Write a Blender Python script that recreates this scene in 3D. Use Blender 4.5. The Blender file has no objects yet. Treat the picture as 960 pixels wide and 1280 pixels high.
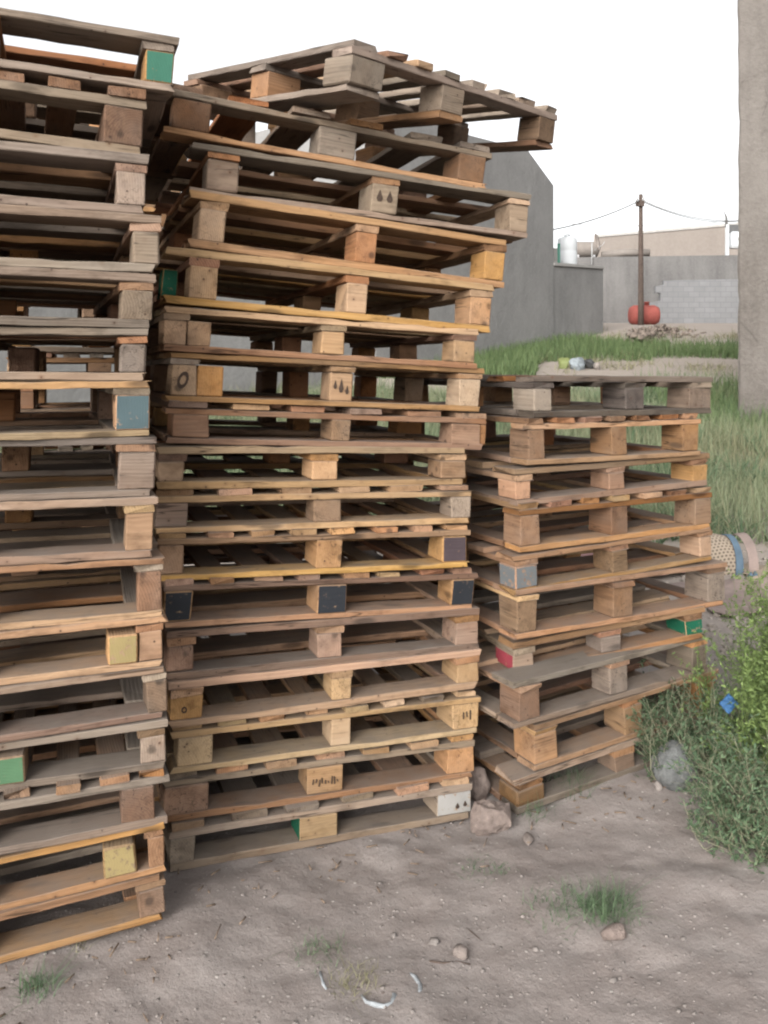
import bpy, bmesh, math, random
import numpy as np
from mathutils import Vector, Matrix, noise as mnoise

random.seed(11)
rng = np.random.default_rng(11)
SC = bpy.context.scene
COL = SC.collection
F, CX, HY, EYE = 1050.0, 480.0, 462.0, 1.51      # focal length, centre column, eye level row, eye height

# ------------------------------------------------------------------ helpers
def at(x, y, d):
    """point at depth d seen in photo column x, row y"""
    return Vector(((x - CX) / F * d, d, EYE + (HY - y) / F * d))

def link(o, parent=None):
    COL.objects.link(o)
    if parent is not None:
        o.parent = parent
    return o

def tag(o, label=None, cat=None, group=None, kind=None):
    if label: o['label'] = label
    if cat: o['category'] = cat
    if group: o['group'] = group
    if kind: o['kind'] = kind
    return o

def empty(name, loc=(0, 0, 0), mat=None):
    o = bpy.data.objects.new(name, None)
    o.empty_display_size = 0.1
    if mat is not None: o.matrix_world = mat
    else: o.location = loc
    return link(o)

def mesh_obj(name, verts, faces, mats, parent=None, smooth=False, fmat=None, attrs=None):
    me = bpy.data.meshes.new(name)
    me.from_pydata([tuple(v) for v in verts], [], faces)
    for m in (mats if isinstance(mats, (list, tuple)) else [mats]):
        me.materials.append(m)
    if fmat is not None:
        me.polygons.foreach_set('material_index', fmat)
    if smooth:
        me.polygons.foreach_set('use_smooth', [True] * len(me.polygons))
    if attrs:
        for k, v in attrs.items():
            a = me.attributes.new(k, 'FLOAT_VECTOR', 'POINT')
            a.data.foreach_set('vector', np.asarray(v, dtype=np.float32).ravel())
    me.update()
    return link(bpy.data.objects.new(name, me), parent)

def np_mesh(name, verts, quads, mat, parent=None, smooth=False, tris=None):
    """fast mesh from numpy arrays of vertices and quads"""
    me = bpy.data.meshes.new(name)
    me.vertices.add(len(verts)); me.vertices.foreach_set('co', verts.astype(np.float32).ravel())
    me.loops.add(quads.size); me.loops.foreach_set('vertex_index', quads.astype(np.int32).ravel())
    n = quads.shape[1]
    me.polygons.add(len(quads))
    me.polygons.foreach_set('loop_start', np.arange(len(quads), dtype=np.int32) * n)
    me.materials.append(mat)
    me.update(calc_edges=True); me.validate()
    if smooth: me.polygons.foreach_set('use_smooth', np.ones(len(quads), dtype=bool))
    return link(bpy.data.objects.new(name, me), parent)

def bm_obj(name, bm, mats, parent=None, smooth=False):
    me = bpy.data.meshes.new(name)
    bm.to_mesh(me); bm.free()
    for m in (mats if isinstance(mats, (list, tuple)) else [mats]):
        me.materials.append(m)
    if smooth:
        me.polygons.foreach_set('use_smooth', [True] * len(me.polygons))
    return link(bpy.data.objects.new(name, me), parent)

def smooth01(a, b, t):
    t = min(1.0, max(0.0, (t - a) / (b - a)))
    return t * t * (3 - 2 * t)

PROFILE = [(-60, 0), (5.0, 0), (7.0, .02), (9, .13), (14, .75), (18, 1.35), (21, 1.78), (24, 2.25), (27, 2.75), (30, 3.1), (34, 3.4), (60, 3.5), (900, 3.5)]
PX = np.array([p[0] for p in PROFILE]); PZ = np.array([p[1] for p in PROFILE])
GCP = [(-.98, 2.13, -.004), (-.6, 2.28, -.008), (-.67, 2.55, -.024), (-.15, 2.76, -.045), (.33, 2.94, -.068), (.48, 2.95, -.046), (.9, 3.16, -.012), (1.3, 3.36, .012),
       (-1, 1.7, 0), (0, 1.8, 0), (.9, 1.8, 0), (.5, 2.4, -.01), (1.4, 2.4, 0), (2, 3, 0), (-2, 3, 0), (0, 4.3, -.02), (2, 4.5, 0), (-2, 4.5, 0), (-1.6, 1.9, 0)]
def ground_z(x, y):
    z = float(np.interp(y, PX, PZ))
    if .5 < y < 6 and -3 < x < 3.5:
        sw = sz = 0.0
        for (a, b, c) in GCP:
            w = 1 / ((x - a) ** 2 + (y - b) ** 2 + .01) ** 1.5
            sw += w; sz += w * c
        z += sz / sw * smooth01(.5, 1.4, y) * (1 - smooth01(4.6, 6, y)) * (1 - smooth01(2.2, 3.5, abs(x)))
    n = mnoise.noise(Vector((x * .9, y * .9, 0))) * .012 + mnoise.noise(Vector((x * 3.1, y * 3.1, 5))) * .006
    return z + n * smooth01(1.0, 2.0, y) - (.004 if y < 5 else 0)

# ------------------------------------------------------------------ materials
def new_mat(name):
    m = bpy.data.materials.new(name); m.use_nodes = True
    nt = m.node_tree
    for n in list(nt.nodes): nt.nodes.remove(n)
    out = nt.nodes.new('ShaderNodeOutputMaterial')
    b = nt.nodes.new('ShaderNodeBsdfPrincipled')
    b.inputs['Specular IOR Level'].default_value = .25
    nt.links.new(b.outputs[0], out.inputs[0])
    return m, nt, b

class G:
    """small node-graph writer"""
    def __init__(s, nt): s.nt = nt
    def n(s, t, **kw):
        x = s.nt.nodes.new(t)
        for k, v in kw.items(): setattr(x, k, v)
        return x
    def set(s, sock, v):
        if isinstance(v, bpy.types.NodeSocket): s.nt.links.new(v, sock)
        else: sock.default_value = v
    def math(s, op, a, b=0.0, c=None, clamp=False):
        x = s.n('ShaderNodeMath', operation=op, use_clamp=clamp)
        s.set(x.inputs[0], a); s.set(x.inputs[1], b)
        if c is not None: s.set(x.inputs[2], c)
        return x.outputs[0]
    def vmul(s, v, t):
        x = s.n('ShaderNodeVectorMath', operation='MULTIPLY'); s.set(x.inputs[0], v); s.set(x.inputs[1], t); return x.outputs[0]
    def noise(s, vec, scale, detail=3, rough=.55, dist=0):
        x = s.n('ShaderNodeTexNoise'); s.set(x.inputs['Vector'], vec)
        x.inputs['Scale'].default_value = scale; x.inputs['Detail'].default_value = detail
        x.inputs['Roughness'].default_value = rough; x.inputs['Distortion'].default_value = dist
        return x.outputs['Fac']
    def voronoi(s, vec, scale, feature='F1', out='Distance', rand=1):
        x = s.n('ShaderNodeTexVoronoi', feature=feature); s.set(x.inputs['Vector'], vec)
        x.inputs['Scale'].default_value = scale; x.inputs['Randomness'].default_value = rand
        return x.outputs[out]
    def ramp(s, f, stops):
        x = s.n('ShaderNodeValToRGB'); s.set(x.inputs[0], f)
        e = x.color_ramp.elements
        while len(e) < len(stops): e.new(.5)
        for i, (p, c) in enumerate(stops):
            e[i].position = p; e[i].color = (c, c, c, 1) if not hasattr(c, '__len__') else (*c, 1)
        return x.outputs[0]
    def range(s, f, a, b, c=0.0, d=1.0):
        x = s.n('ShaderNodeMapRange'); s.set(x.inputs[0], f)
        for i, v in enumerate((a, b, c, d)): x.inputs[i + 1].default_value = v
        return x.outputs[0]
    def mix(s, f, a, b, mode='MIX'):
        x = s.n('ShaderNodeMix', data_type='RGBA', blend_type=mode); s.set(x.inputs[0], f)
        for i, v in ((6, a), (7, b)):
            s.set(x.inputs[i], v if isinstance(v, bpy.types.NodeSocket) else (*v, 1))
        return x.outputs[2]
    def bump(s, h, strength, dist):
        x = s.n('ShaderNodeBump'); s.set(x.inputs['Height'], h)
        x.inputs['Strength'].default_value = strength; x.inputs['Distance'].default_value = dist
        return x.outputs[0]
    def coord(s, which='Object'): return s.n('ShaderNodeTexCoord').outputs[which]

DUST = (.165, .141, .122)
def wood_colour(g, ca, cb, grey, dust_amt):
    """returns colour socket and bump height for weathered sawn wood; grain follows the 'gco' attribute"""
    at_ = g.n('ShaderNodeAttribute', attribute_name='gco').outputs['Vector']
    rnd = g.n('ShaderNodeObjectInfo').outputs['Random']
    fine = g.noise(g.vmul(at_, (5, 130, 130)), 1, 4, .65)
    mid = g.noise(g.vmul(at_, (1.6, 26, 26)), 1, 3, .6, .6)
    big = g.noise(g.vmul(at_, (2.2, 6, 6)), 1, 3, .6)
    wobble = g.noise(g.vmul(at_, (1.2, 5, 5)), 1, 2)
    sep = g.n('ShaderNodeSeparateXYZ'); g.set(sep.inputs[0], at_)
    v2 = g.math('ADD', sep.outputs[1], g.math('MULTIPLY', rnd, .3))
    w2 = g.math('ADD', sep.outputs[2], .06)
    rad = g.math('SQRT', g.math('ADD', g.math('MULTIPLY', v2, v2), g.math('MULTIPLY', w2, w2)))
    rings = g.math('SINE', g.math('ADD', g.math('MULTIPLY', rad, 900), g.math('MULTIPLY', wobble, 34)))
    rings = g.range(rings, -1, 1)
    f = g.math('ADD', g.math('MULTIPLY', mid, .85), g.math('MULTIPLY', rings, .16))
    col = g.mix(g.range(f, .25, .8), ca, cb)
    dark = tuple(c * .42 for c in cb)
    col = g.mix(g.range(fine, .56, .78, 0, .75), col, dark)
    kn = g.voronoi(g.vmul(at_, (3.2, 11, 11)), 1)
    col = g.mix(g.range(kn, .09, .17, .85, 0), col, tuple(c * .3 for c in cb))
    col = g.mix(g.range(big, .42, .66, 0, grey), col, (.16, .136, .113))
    stain = g.noise(g.vmul(at_, (4, 9, 9)), 1.7, 4, .7)
    col = g.mix(g.range(stain, .52, .74, 0, .75), col, tuple(c * .5 for c in cb))
    # splits along the grain and rusty nail holes
    sp_n = g.noise(g.vmul(at_, (1.6, 42, 42)), 1, 2, .5)
    split = g.math('MULTIPLY', g.range(g.math('ABSOLUTE', g.math('SUBTRACT', sp_n, .5)), .004, .014, .85, 0), g.range(g.noise(g.vmul(at_, (2.5, 8, 8)), 1.3, 2), .5, .58))
    col = g.mix(split, col, tuple(c * .22 for c in cb))
    nail = g.voronoi(at_, 26)
    col = g.mix(g.range(nail, .06, .1, .85, 0), col, (.03, .018, .013))
    rust = g.math('MULTIPLY', g.range(nail, .08, .3, .35, 0), g.range(mid, .45, .6))
    col = g.mix(rust, col, (.09, .045, .025))
    hs = g.n('ShaderNodeHueSaturation')
    g.set(hs.inputs['Value'], g.range(rnd, 0, 1, .64, 1.2))
    r2 = g.math('FRACT', g.math('MULTIPLY', rnd, 37.7))
    g.set(hs.inputs['Saturation'], g.range(r2, 0, 1, .84, 1.16))
    g.set(hs.inputs['Hue'], g.range(g.math('FRACT', g.math('MULTIPLY', rnd, 91.3)), 0, 1, .49, .508))
    g.set(hs.inputs['Color'], col)
    col = hs.outputs[0]
    geo = g.n('ShaderNodeNewGeometry')
    sn = g.n('ShaderNodeSeparateXYZ'); g.set(sn.inputs[0], geo.outputs['Normal'])
    dn = g.noise(g.coord('Object'), 9, 4, .6)
    df = g.math('MULTIPLY', g.range(sn.outputs[2], .55, .9), g.range(dn, .3, .6, dust_amt * .45, dust_amt))
    col = g.mix(df, col, DUST)
    h = g.math('ADD', g.math('MULTIPLY', fine, .6), g.math('MULTIPLY', rings, .2))
    return col, h

def wood(name, ca, cb, grey=.35, dust=.8):
    m, nt, b = new_mat(name); g = G(nt)
    col, h = wood_colour(g, ca, cb, grey, dust)
    g.set(b.inputs['Base Color'], col); b.inputs['Roughness'].default_value = .85
    g.set(b.inputs['Normal'], g.bump(h, .55, .004))
    return m

WOOD = {
    'tan':    wood('wood_tan', (.325, .19, .1), (.205, .112, .056), .26, .6),
    'yellow': wood('wood_yellow', (.325, .2, .098), (.235, .13, .055), .15, .5),
    'pale':   wood('wood_pale', (.35, .24, .135), (.24, .152, .08), .25, .6),
    'orange': wood('wood_orange', (.25, .13, .065), (.17, .08, .038), .15, .5),
    'grey':   wood('wood_grey', (.225, .173, .128), (.135, .099, .072), .45, .65),
    'brown':  wood('wood_brown', (.2, .115, .063), (.115, .063, .034), .3, .6),
    'pink':   wood('wood_pinkish', (.25, .158, .102), (.16, .094, .058), .35, .7),
    'dark':   wood('wood_dark', (.095, .075, .06), (.052, .04, .033), .5, .6),
}

def painted(name, c, worn=.5, under=((.25, .165, .1), (.17, .105, .065))):
    m, nt, b = new_mat(name); g = G(nt)
    wc, h = wood_colour(g, under[0], under[1], .3, .5)
    at_ = g.n('ShaderNodeAttribute', attribute_name='gco').outputs['Vector']
    nz = g.noise(at_, 38, 5, .7)
    strk = g.noise(g.vmul(at_, (20, 90, 90)), 1, 4, .7)
    f = g.math('ADD', g.math('MULTIPLY', nz, .6), g.math('MULTIPLY', strk, .4))
    mask = g.range(f, worn, worn + .06, 1, 0)
    tone = g.mix(g.noise(at_, 14, 3), tuple(x * .75 for x in c), tuple(min(1, x * 1.2) for x in c))
    g.set(b.inputs['Base Color'], g.mix(mask, wc, tone)); b.inputs['Roughness'].default_value = .7
    g.set(b.inputs['Normal'], g.bump(h, .4, .003))
    return m
PAINT = {
    'green': painted('paint_green', (.028, .105, .07), .57),
    'deepgreen': painted('paint_deep_green', (.006, .07, .038), .57),
    'mint': painted('paint_leaf_green', (.06, .125, .065), .57),
    'teal': painted('paint_blue_grey', (.055, .083, .09), .56),
    'bluegrey': painted('paint_pale_blue_grey', (.105, .112, .115), .53),
    'black': painted('paint_black', (.016, .018, .022), .585),
    'purple': painted('paint_dull_purple', (.05, .036, .04), .58),
    'red': painted('paint_red', (.22, .035, .048), .57),
    'lime': painted('paint_dull_yellow', (.22, .17, .075), .52),
    'white': painted('paint_grey_white', (.255, .245, .23), .55),
}
def flat(name, c, rough=.8, var=.25, scale=6, bump=0, coord='Object', spec=.25):
    m, nt, b = new_mat(name); g = G(nt)
    co = g.coord(coord)
    nz = g.noise(co, scale, 5, .65)
    g.set(b.inputs['Base Color'], g.mix(g.range(nz, .25, .75), tuple(x * (1 - var) for x in c), tuple(min(1, x * (1 + var)) for x in c)))
    b.inputs['Roughness'].default_value = rough; b.inputs['Specular IOR Level'].default_value = spec
    if bump: g.set(b.inputs['Normal'], g.bump(g.noise(co, scale * 4, 4, .65), .6, bump))
    return m

def mat_ground():
    m, nt, b = new_mat('dusty_dirt'); g = G(nt)
    co = g.coord('Object')
    a = g.noise(co, .9, 5, .6); c = g.noise(co, 6, 5, .65); d = g.noise(co, 55, 4, .7); e = g.noise(co, 210, 3, .6)
    col = g.mix(g.range(a, .3, .7), (.222, .193, .178), (.27, .243, .227))
    col = g.mix(g.range(c, .38, .68, 0, .6), col, (.185, .154, .139))
    col = g.mix(g.range(d, .53, .72, 0, .5), col, (.15, .122, .108))
    col = g.mix(g.range(e, .56, .75, 0, .35), col, (.34, .305, .28))
    col = g.mix(g.range(e, .3, .42, .5, 0), col, (.12, .1, .09))
    # pebbly flecks
    v = g.voronoi(co, 48); vm = g.voronoi(co, 48, out='Color')
    sc = g.n('ShaderNodeSeparateColor'); g.set(sc.inputs[0], vm)
    fleck = g.math('MULTIPLY', g.range(v, .16, .26, 1, 0), g.range(sc.outputs[0], .72, .76))
    col = g.mix(fleck, col, g.mix(sc.outputs[1], (.16, .13, .115), (.4, .37, .34)))
    damp = g.noise(co, 1.7, 4, .6, .8)
    col = g.mix(g.range(damp, .54, .7, 0, .45), col, (.15, .125, .112))
    # the far ground past the stacks: paler track and stubble
    sp = g.n('ShaderNodeSeparateXYZ'); g.set(sp.inputs[0], co)
    far = g.range(sp.outputs[1], 4.2, 5.6)
    col = g.mix(g.math('MULTIPLY', far, .55), col, g.mix(g.noise(co, 3, 5, .7), (.28, .235, .195), (.42, .365, .31)))
    gm = g.math('MULTIPLY', g.range(g.noise(co, .5, 4, .6), .4, .6), g.math('MULTIPLY', g.range(sp.outputs[1], 7.2, 9), g.range(sp.outputs[1], 15.5, 17.5, 1, 0)))
    col = g.mix(g.math('MULTIPLY', gm, .8), col, (.12, .14, .075))
    g.set(b.inputs['Base Color'], col); b.inputs['Roughness'].default_value = .95
    b.inputs['Specular IOR Level'].default_value = .1
    hb = g.math('ADD', g.math('MULTIPLY', d, .7), g.math('ADD', g.math('MULTIPLY', e, .25), g.math('MULTIPLY', fleck, .35)))
    hb = g.math('ADD', hb, g.math('MULTIPLY', c, 1.2))
    g.set(b.inputs['Normal'], g.bump(hb, .6, .009))
    return m
M_GROUND = mat_ground()

def mat_plaster(name, ca, cb, streak=.5, scale=1.0, lines=False):
    m, nt, b = new_mat(name); g = G(nt)
    co = g.coord('Object')
    n1 = g.noise(co, .55 * scale, 5, .62); n2 = g.noise(g.vmul(co, (2.6, 2.6, .35)), scale, 4, .6); n3 = g.noise(co, 14 * scale, 5, .7)
    col = g.mix(g.range(n1, .3, .7), ca, cb)
    col = g.mix(g.range(n2, .45, .7, 0, streak), col, tuple(x * .68 for x in ca))
    col = g.mix(g.range(n3, .4, .75, 0, .35), col, tuple(min(1, x * 1.25) for x in cb))
    if lines:
        crack = g.voronoi(g.vmul(co, (1.0, 1.0, .75)), 1.3 * scale, feature='DISTANCE_TO_EDGE')
        col = g.mix(g.math('MULTIPLY', g.range(crack, .0, .012, .5, 0), g.range(g.noise(co, 1.4, 2), .5, .6)), col, tuple(x * .5 for x in ca))
        sp = g.n('ShaderNodeSeparateXYZ'); g.set(sp.inputs[0], co)
        col = g.mix(g.math('MULTIPLY', g.range(sp.outputs[2], 0, .7, .55, 0), g.range(n1, .3, .6)), col, (.29, .25, .215))
    g.set(b.inputs['Base Color'], col); b.inputs['Roughness'].default_value = .93
    b.inputs['Specular IOR Level'].default_value = .15
    g.set(b.inputs['Normal'], g.bump(g.math('ADD', n3, g.math('MULTIPLY', g.noise(co, 3.2 * scale, 4), 1.5)), .6, .05 if lines else .02))
    return m

def mat_blockwork():
    m, nt, b = new_mat('concrete_blockwork'); g = G(nt)
    co = g.coord('Object')
    br = g.n('ShaderNodeTexBrick'); sw = g.n('ShaderNodeSeparateXYZ'); g.set(sw.inputs[0], co)
    cb = g.n('ShaderNodeCombineXYZ'); g.set(cb.inputs[0], sw.outputs[0]); g.set(cb.inputs[1], sw.outputs[2]); g.set(br.inputs['Vector'], cb.outputs[0])
    br.inputs['Scale'].default_value = 1; br.inputs['Brick Width'].default_value = .42; br.inputs['Row Height'].default_value = .21
    br.inputs['Mortar Size'].default_value = .014; br.inputs['Color1'].default_value = (.185, .185, .187, 1)
    br.inputs['Color2'].default_value = (.215, .215, .217, 1); br.inputs['Mortar'].default_value = (.16, .16, .162, 1)
    n = g.noise(co, 3, 5, .65)
    g.set(b.inputs['Base Color'], g.mix(g.range(n, .3, .7, 0, .45), br.outputs['Color'], (.145, .143, .145)))
    b.inputs['Roughness'].default_value = .93
    g.set(b.inputs['Normal'], g.bump(br.outputs['Fac'], -.5, .02))
    return m

def mat_leaf(name, ca, cb, trans=.25):
    m, nt, b = new_mat(name); g = G(nt)
    geo = g.n('ShaderNodeNewGeometry')
    n = g.noise(g.coord('Object'), 3.5, 3, .6)
    f = g.math('ADD', g.math('MULTIPLY', geo.outputs['Random Per Island'], .6), g.math('MULTIPLY', n, .5), clamp=True)
    col = g.mix(g.range(f, .15, .85), ca, cb)
    g.set(b.inputs['Base Color'], col); b.inputs['Roughness'].default_value = .65
    t = g.n('ShaderNodeBsdfTranslucent'); g.set(t.inputs[0], col)
    mx = g.n('ShaderNodeMixShader'); mx.inputs[0].default_value = trans
    out = [x for x in nt.nodes if x.type == 'OUTPUT_MATERIAL'][0]
    nt.links.new(b.outputs[0], mx.inputs[1]); nt.links.new(t.outputs[0], mx.inputs[2]); nt.links.new(mx.outputs[0], out.inputs[0])
    return m
LEAF = {
    'bright': mat_leaf('leaf_bright', (.075, .12, .036), (.19, .255, .085)),
    'bluish': mat_leaf('leaf_bluish', (.05, .09, .05), (.13, .185, .1)),
    'dark':   mat_leaf('leaf_dark', (.035, .06, .033), (.08, .115, .06)),
    'meadow': mat_leaf('leaf_meadow', (.105, .135, .068), (.25, .275, .17)),
    'strip':  mat_leaf('leaf_strip', (.06, .1, .042), (.14, .19, .08)),
    'dry':    mat_leaf('leaf_dry', (.16, .155, .085), (.27, .25, .155)),
    'stalk':  mat_leaf('stalk_pale', (.2, .2, .13), (.32, .31, .21), .1),
}
M_ROCK = flat('stone_grey', (.125, .128, .125), .9, .5, 38, .02)
M_ROCKP = flat('stone_pinkish', (.2, .158, .138), .9, .4, 45, .03)
M_CLOD = flat('clod_dirt', (.165, .138, .123), .95, .35, 30, .01)
M_PEB = flat('pebble_mix', (.19, .168, .154), .9, .55, 40, 0)
M_RUB = flat('rubble_pale', (.2, .175, .158), .93, .35, 9, .02)

# ------------------------------------------------------------------ world, camera
w = bpy.data.worlds.new('World'); SC.world = w; w.use_nodes = True
nt = w.node_tree; bg = nt.nodes['Background']
sky = nt.nodes.new('ShaderNodeTexSky'); sky.sky_type = 'NISHITA'; sky.sun_disc = False
SUN_EL, SUN_AZ = math.radians(24), math.radians(205)      # behind the photographer, veiled
sky.sun_elevation = SUN_EL; sky.sun_rotation = SUN_AZ
sky.air_density = 1.0; sky.dust_density = 4.0; sky.ozone_density = 1.0
hs = nt.nodes.new('ShaderNodeHueSaturation'); hs.inputs['Saturation'].default_value = .1
nt.links.new(sky.outputs[0], hs.inputs['Color']); nt.links.new(hs.outputs[0], bg.inputs[0])
bg.inputs[1].default_value = .15

sd = bpy.data.lights.new('veiled_sun', 'SUN'); sd.energy = .6; sd.angle = math.radians(40); sd.color = (1, .95, .88)
so = bpy.data.objects.new('veiled_sun', sd); link(so)
sdir = Vector((math.cos(SUN_EL) * math.sin(SUN_AZ), math.cos(SUN_EL) * math.cos(SUN_AZ), math.sin(SUN_EL)))
so.rotation_euler = (-sdir).to_track_quat('-Z', 'Y').to_euler(); so.location = (0, -4, 8)

cd = bpy.data.cameras.new('camera'); cd.sensor_width = 36; cd.sensor_fit = 'AUTO'
cd.lens = 36 * F / 1280; cd.shift_y = -(640 - HY) / 1280; cd.clip_end = 2000; cd.clip_start = .05
co = bpy.data.objects.new('camera', cd); link(co); co.location = (0, 0, EYE); co.rotation_euler = (math.radians(90), 0, 0)
SC.camera = co
SC.view_settings.view_transform = 'Standard'; SC.view_settings.look = 'None'
SC.view_settings.exposure = 1.32; SC.view_settings.gamma = 1
SC.cycles.max_bounces = 10; SC.cycles.diffuse_bounces = 9; SC.cycles.filter_width = 2.2
SC.cycles.use_denoising = True

# ------------------------------------------------------------------ ground
def axis(segs):
    out = []
    for a, b, n in segs: out += list(np.linspace(a, b, n, endpoint=False))
    return out
gx = axis([(-400, -30, 12), (-30, -5, 25), (-5, -1.4, 36), (-1.4, 1.9, 165), (1.9, 6, 60), (6, 30, 40), (30, 400, 12)]) + [400]
gy = axis([(-60, -2, 8), (-2, 1.5, 20), (1.5, 4.4, 150), (4.4, 9, 90), (9, 36, 110), (36, 500, 16)]) + [500]
V = []
for y in gy:
    for x in gx:
        z = ground_z(x, y)
        if 1.3 < y < 9 and -3 < x < 5:
            p = Vector((x, y, 0))
            z += mnoise.noise(p * 9) * .006 + mnoise.noise(p * 21) * .0045 + max(0, mnoise.noise(p * 5 + Vector((3, 1, 0)))) * .014
        V.append((x, y, z))
nx, ny = len(gx), len(gy)
Q = np.array([(j * nx + i, j * nx + i + 1, (j + 1) * nx + i + 1, (j + 1) * nx + i) for j in range(ny - 1) for i in range(nx - 1)])
ground = np_mesh('ground', np.array(V), Q, M_GROUND, smooth=True)
tag(ground, kind='structure')

# ------------------------------------------------------------------ pallet parts
def board(name, mat, parent, p0, L, W, T, ax, bow=.004, chip=.005, seg=14):
    """sawn board of length L along local axis ax ('x' or 'y'), corner p0 = low corner; slight bow, rough ends"""
    b = .0022
    prof = [(b, 0), (W - b, 0), (W, b), (W, T - b), (W - b, T), (b, T), (0, T - b), (0, b)]
    k = random.uniform(-1, 1) * bow; k2 = random.uniform(-1, 1) * .0025; ph = random.random() * 6
    tw = random.uniform(-1, 1) * .0025
    off = (random.uniform(0, 40), random.uniform(-.08, .08), random.uniform(-.08, .08))
    verts, gco = [], []
    ragged = random.random() < .4
    nicks = {random.randrange(1, seg): random.uniform(.004, .012) for _ in range(random.randint(1, 4))} if ragged else {}
    taper = random.uniform(-.002, .002)
    for i in range(seg + 1):
        t = i / seg
        nick = nicks.get(i, 0); nd = random.choice((0, 0, 1))
        for (v, h) in prof:
            u = t * L
            if i in (0, seg): u += random.uniform(-chip, chip) * (1.8 if ragged else 1)
            if nick and v < W * .3:
                if nd: v += nick * .5 * (h > T * .5)
                else: h = h - nick * .5 if h > T * .5 else h
            h = h * (1 + taper / T * (t - .5) * 2)
            dz = k * (4 * t * (1 - t)) + tw * (t - .5) * (v / W - .5) * 2
            dv = k2 * math.sin(t * 5 + ph) + random.uniform(-.0014, .0014)
            uu, vv, hh = u, v + dv, h + dz + random.uniform(-.0010, .0010)
            verts.append((p0[0] + uu, p0[1] + vv, p0[2] + hh) if ax == 'x' else (p0[0] + vv, p0[1] + uu, p0[2] + hh))
            gco.append((u + off[0], v + off[1], h + off[2]))
    faces = []
    for i in range(seg):
        for j in range(8):
            a, c = i * 8 + j, i * 8 + (j + 1) % 8
            f = (a, c, c + 8, a + 8)
            faces.append(f if ax == 'y' else f[::-1])
    e0 = tuple(range(8)); e1 = tuple(range(seg * 8, seg * 8 + 8))
    faces += [e0[::-1], e1] if ax == 'y' else [e0, e1[::-1]]
    return mesh_obj(name, verts, faces, mat, parent, attrs={'gco': gco})

def block(name, mats, parent, lo, hi, paint=None, rough=1.0):
    """chunky spacer block; paint = {'F': material, 'L': material} for its front / left faces"""
    bm = bmesh.new()
    bmesh.ops.create_cube(bm, size=1)
    c = [(lo[i] + hi[i]) / 2 for i in range(3)]; s = [hi[i] - lo[i] for i in range(3)]
    for v in bm.verts:
        v.co = Vector([c[i] + v.co[i] * s[i] + (random.uniform(-.003, .003) * rough if i < 2 else 0) for i in range(3)])
    bmesh.ops.bevel(bm, geom=[e for e in bm.edges], offset=random.uniform(.002, .005), segments=1, affect='EDGES')
    bm.normal_update()
    mlist = [mats]
    if paint:
        for side, m in paint.items():
            mlist.append(m)
            n = {'F': Vector((0, -1, 0)), 'L': Vector((-1, 0, 0)), 'R': Vector((1, 0, 0))}[side]
            for f in bm.faces:
                if f.normal.dot(n) > .9: f.material_index = len(mlist) - 1
    o = bm_obj(name, bm, mlist, parent)
    me = o.data
    along_x = random.random() < .35           # some blocks show end grain, others side grain
    off = (random.uniform(0, 40), random.uniform(-.06, .06), random.uniform(-.06, .06))
    gco = []
    for v in me.vertices:
        p = v.co - Vector(c)
        q = (p.x, p.y, p.z) if along_x else (p.y, p.x, p.z)
        gco.append((q[0] + off[0], q[1] + off[1], q[2] + off[2]))
    a = me.attributes.new('gco', 'FLOAT_VECTOR', 'POINT')
    a.data.foreach_set('vector', np.array(gco, dtype=np.float32).ravel())
    return o

def pick(spec): return WOOD[random.choice(spec) if isinstance(spec, (list, tuple)) else spec]
BT = .021
FOOT = []

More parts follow.
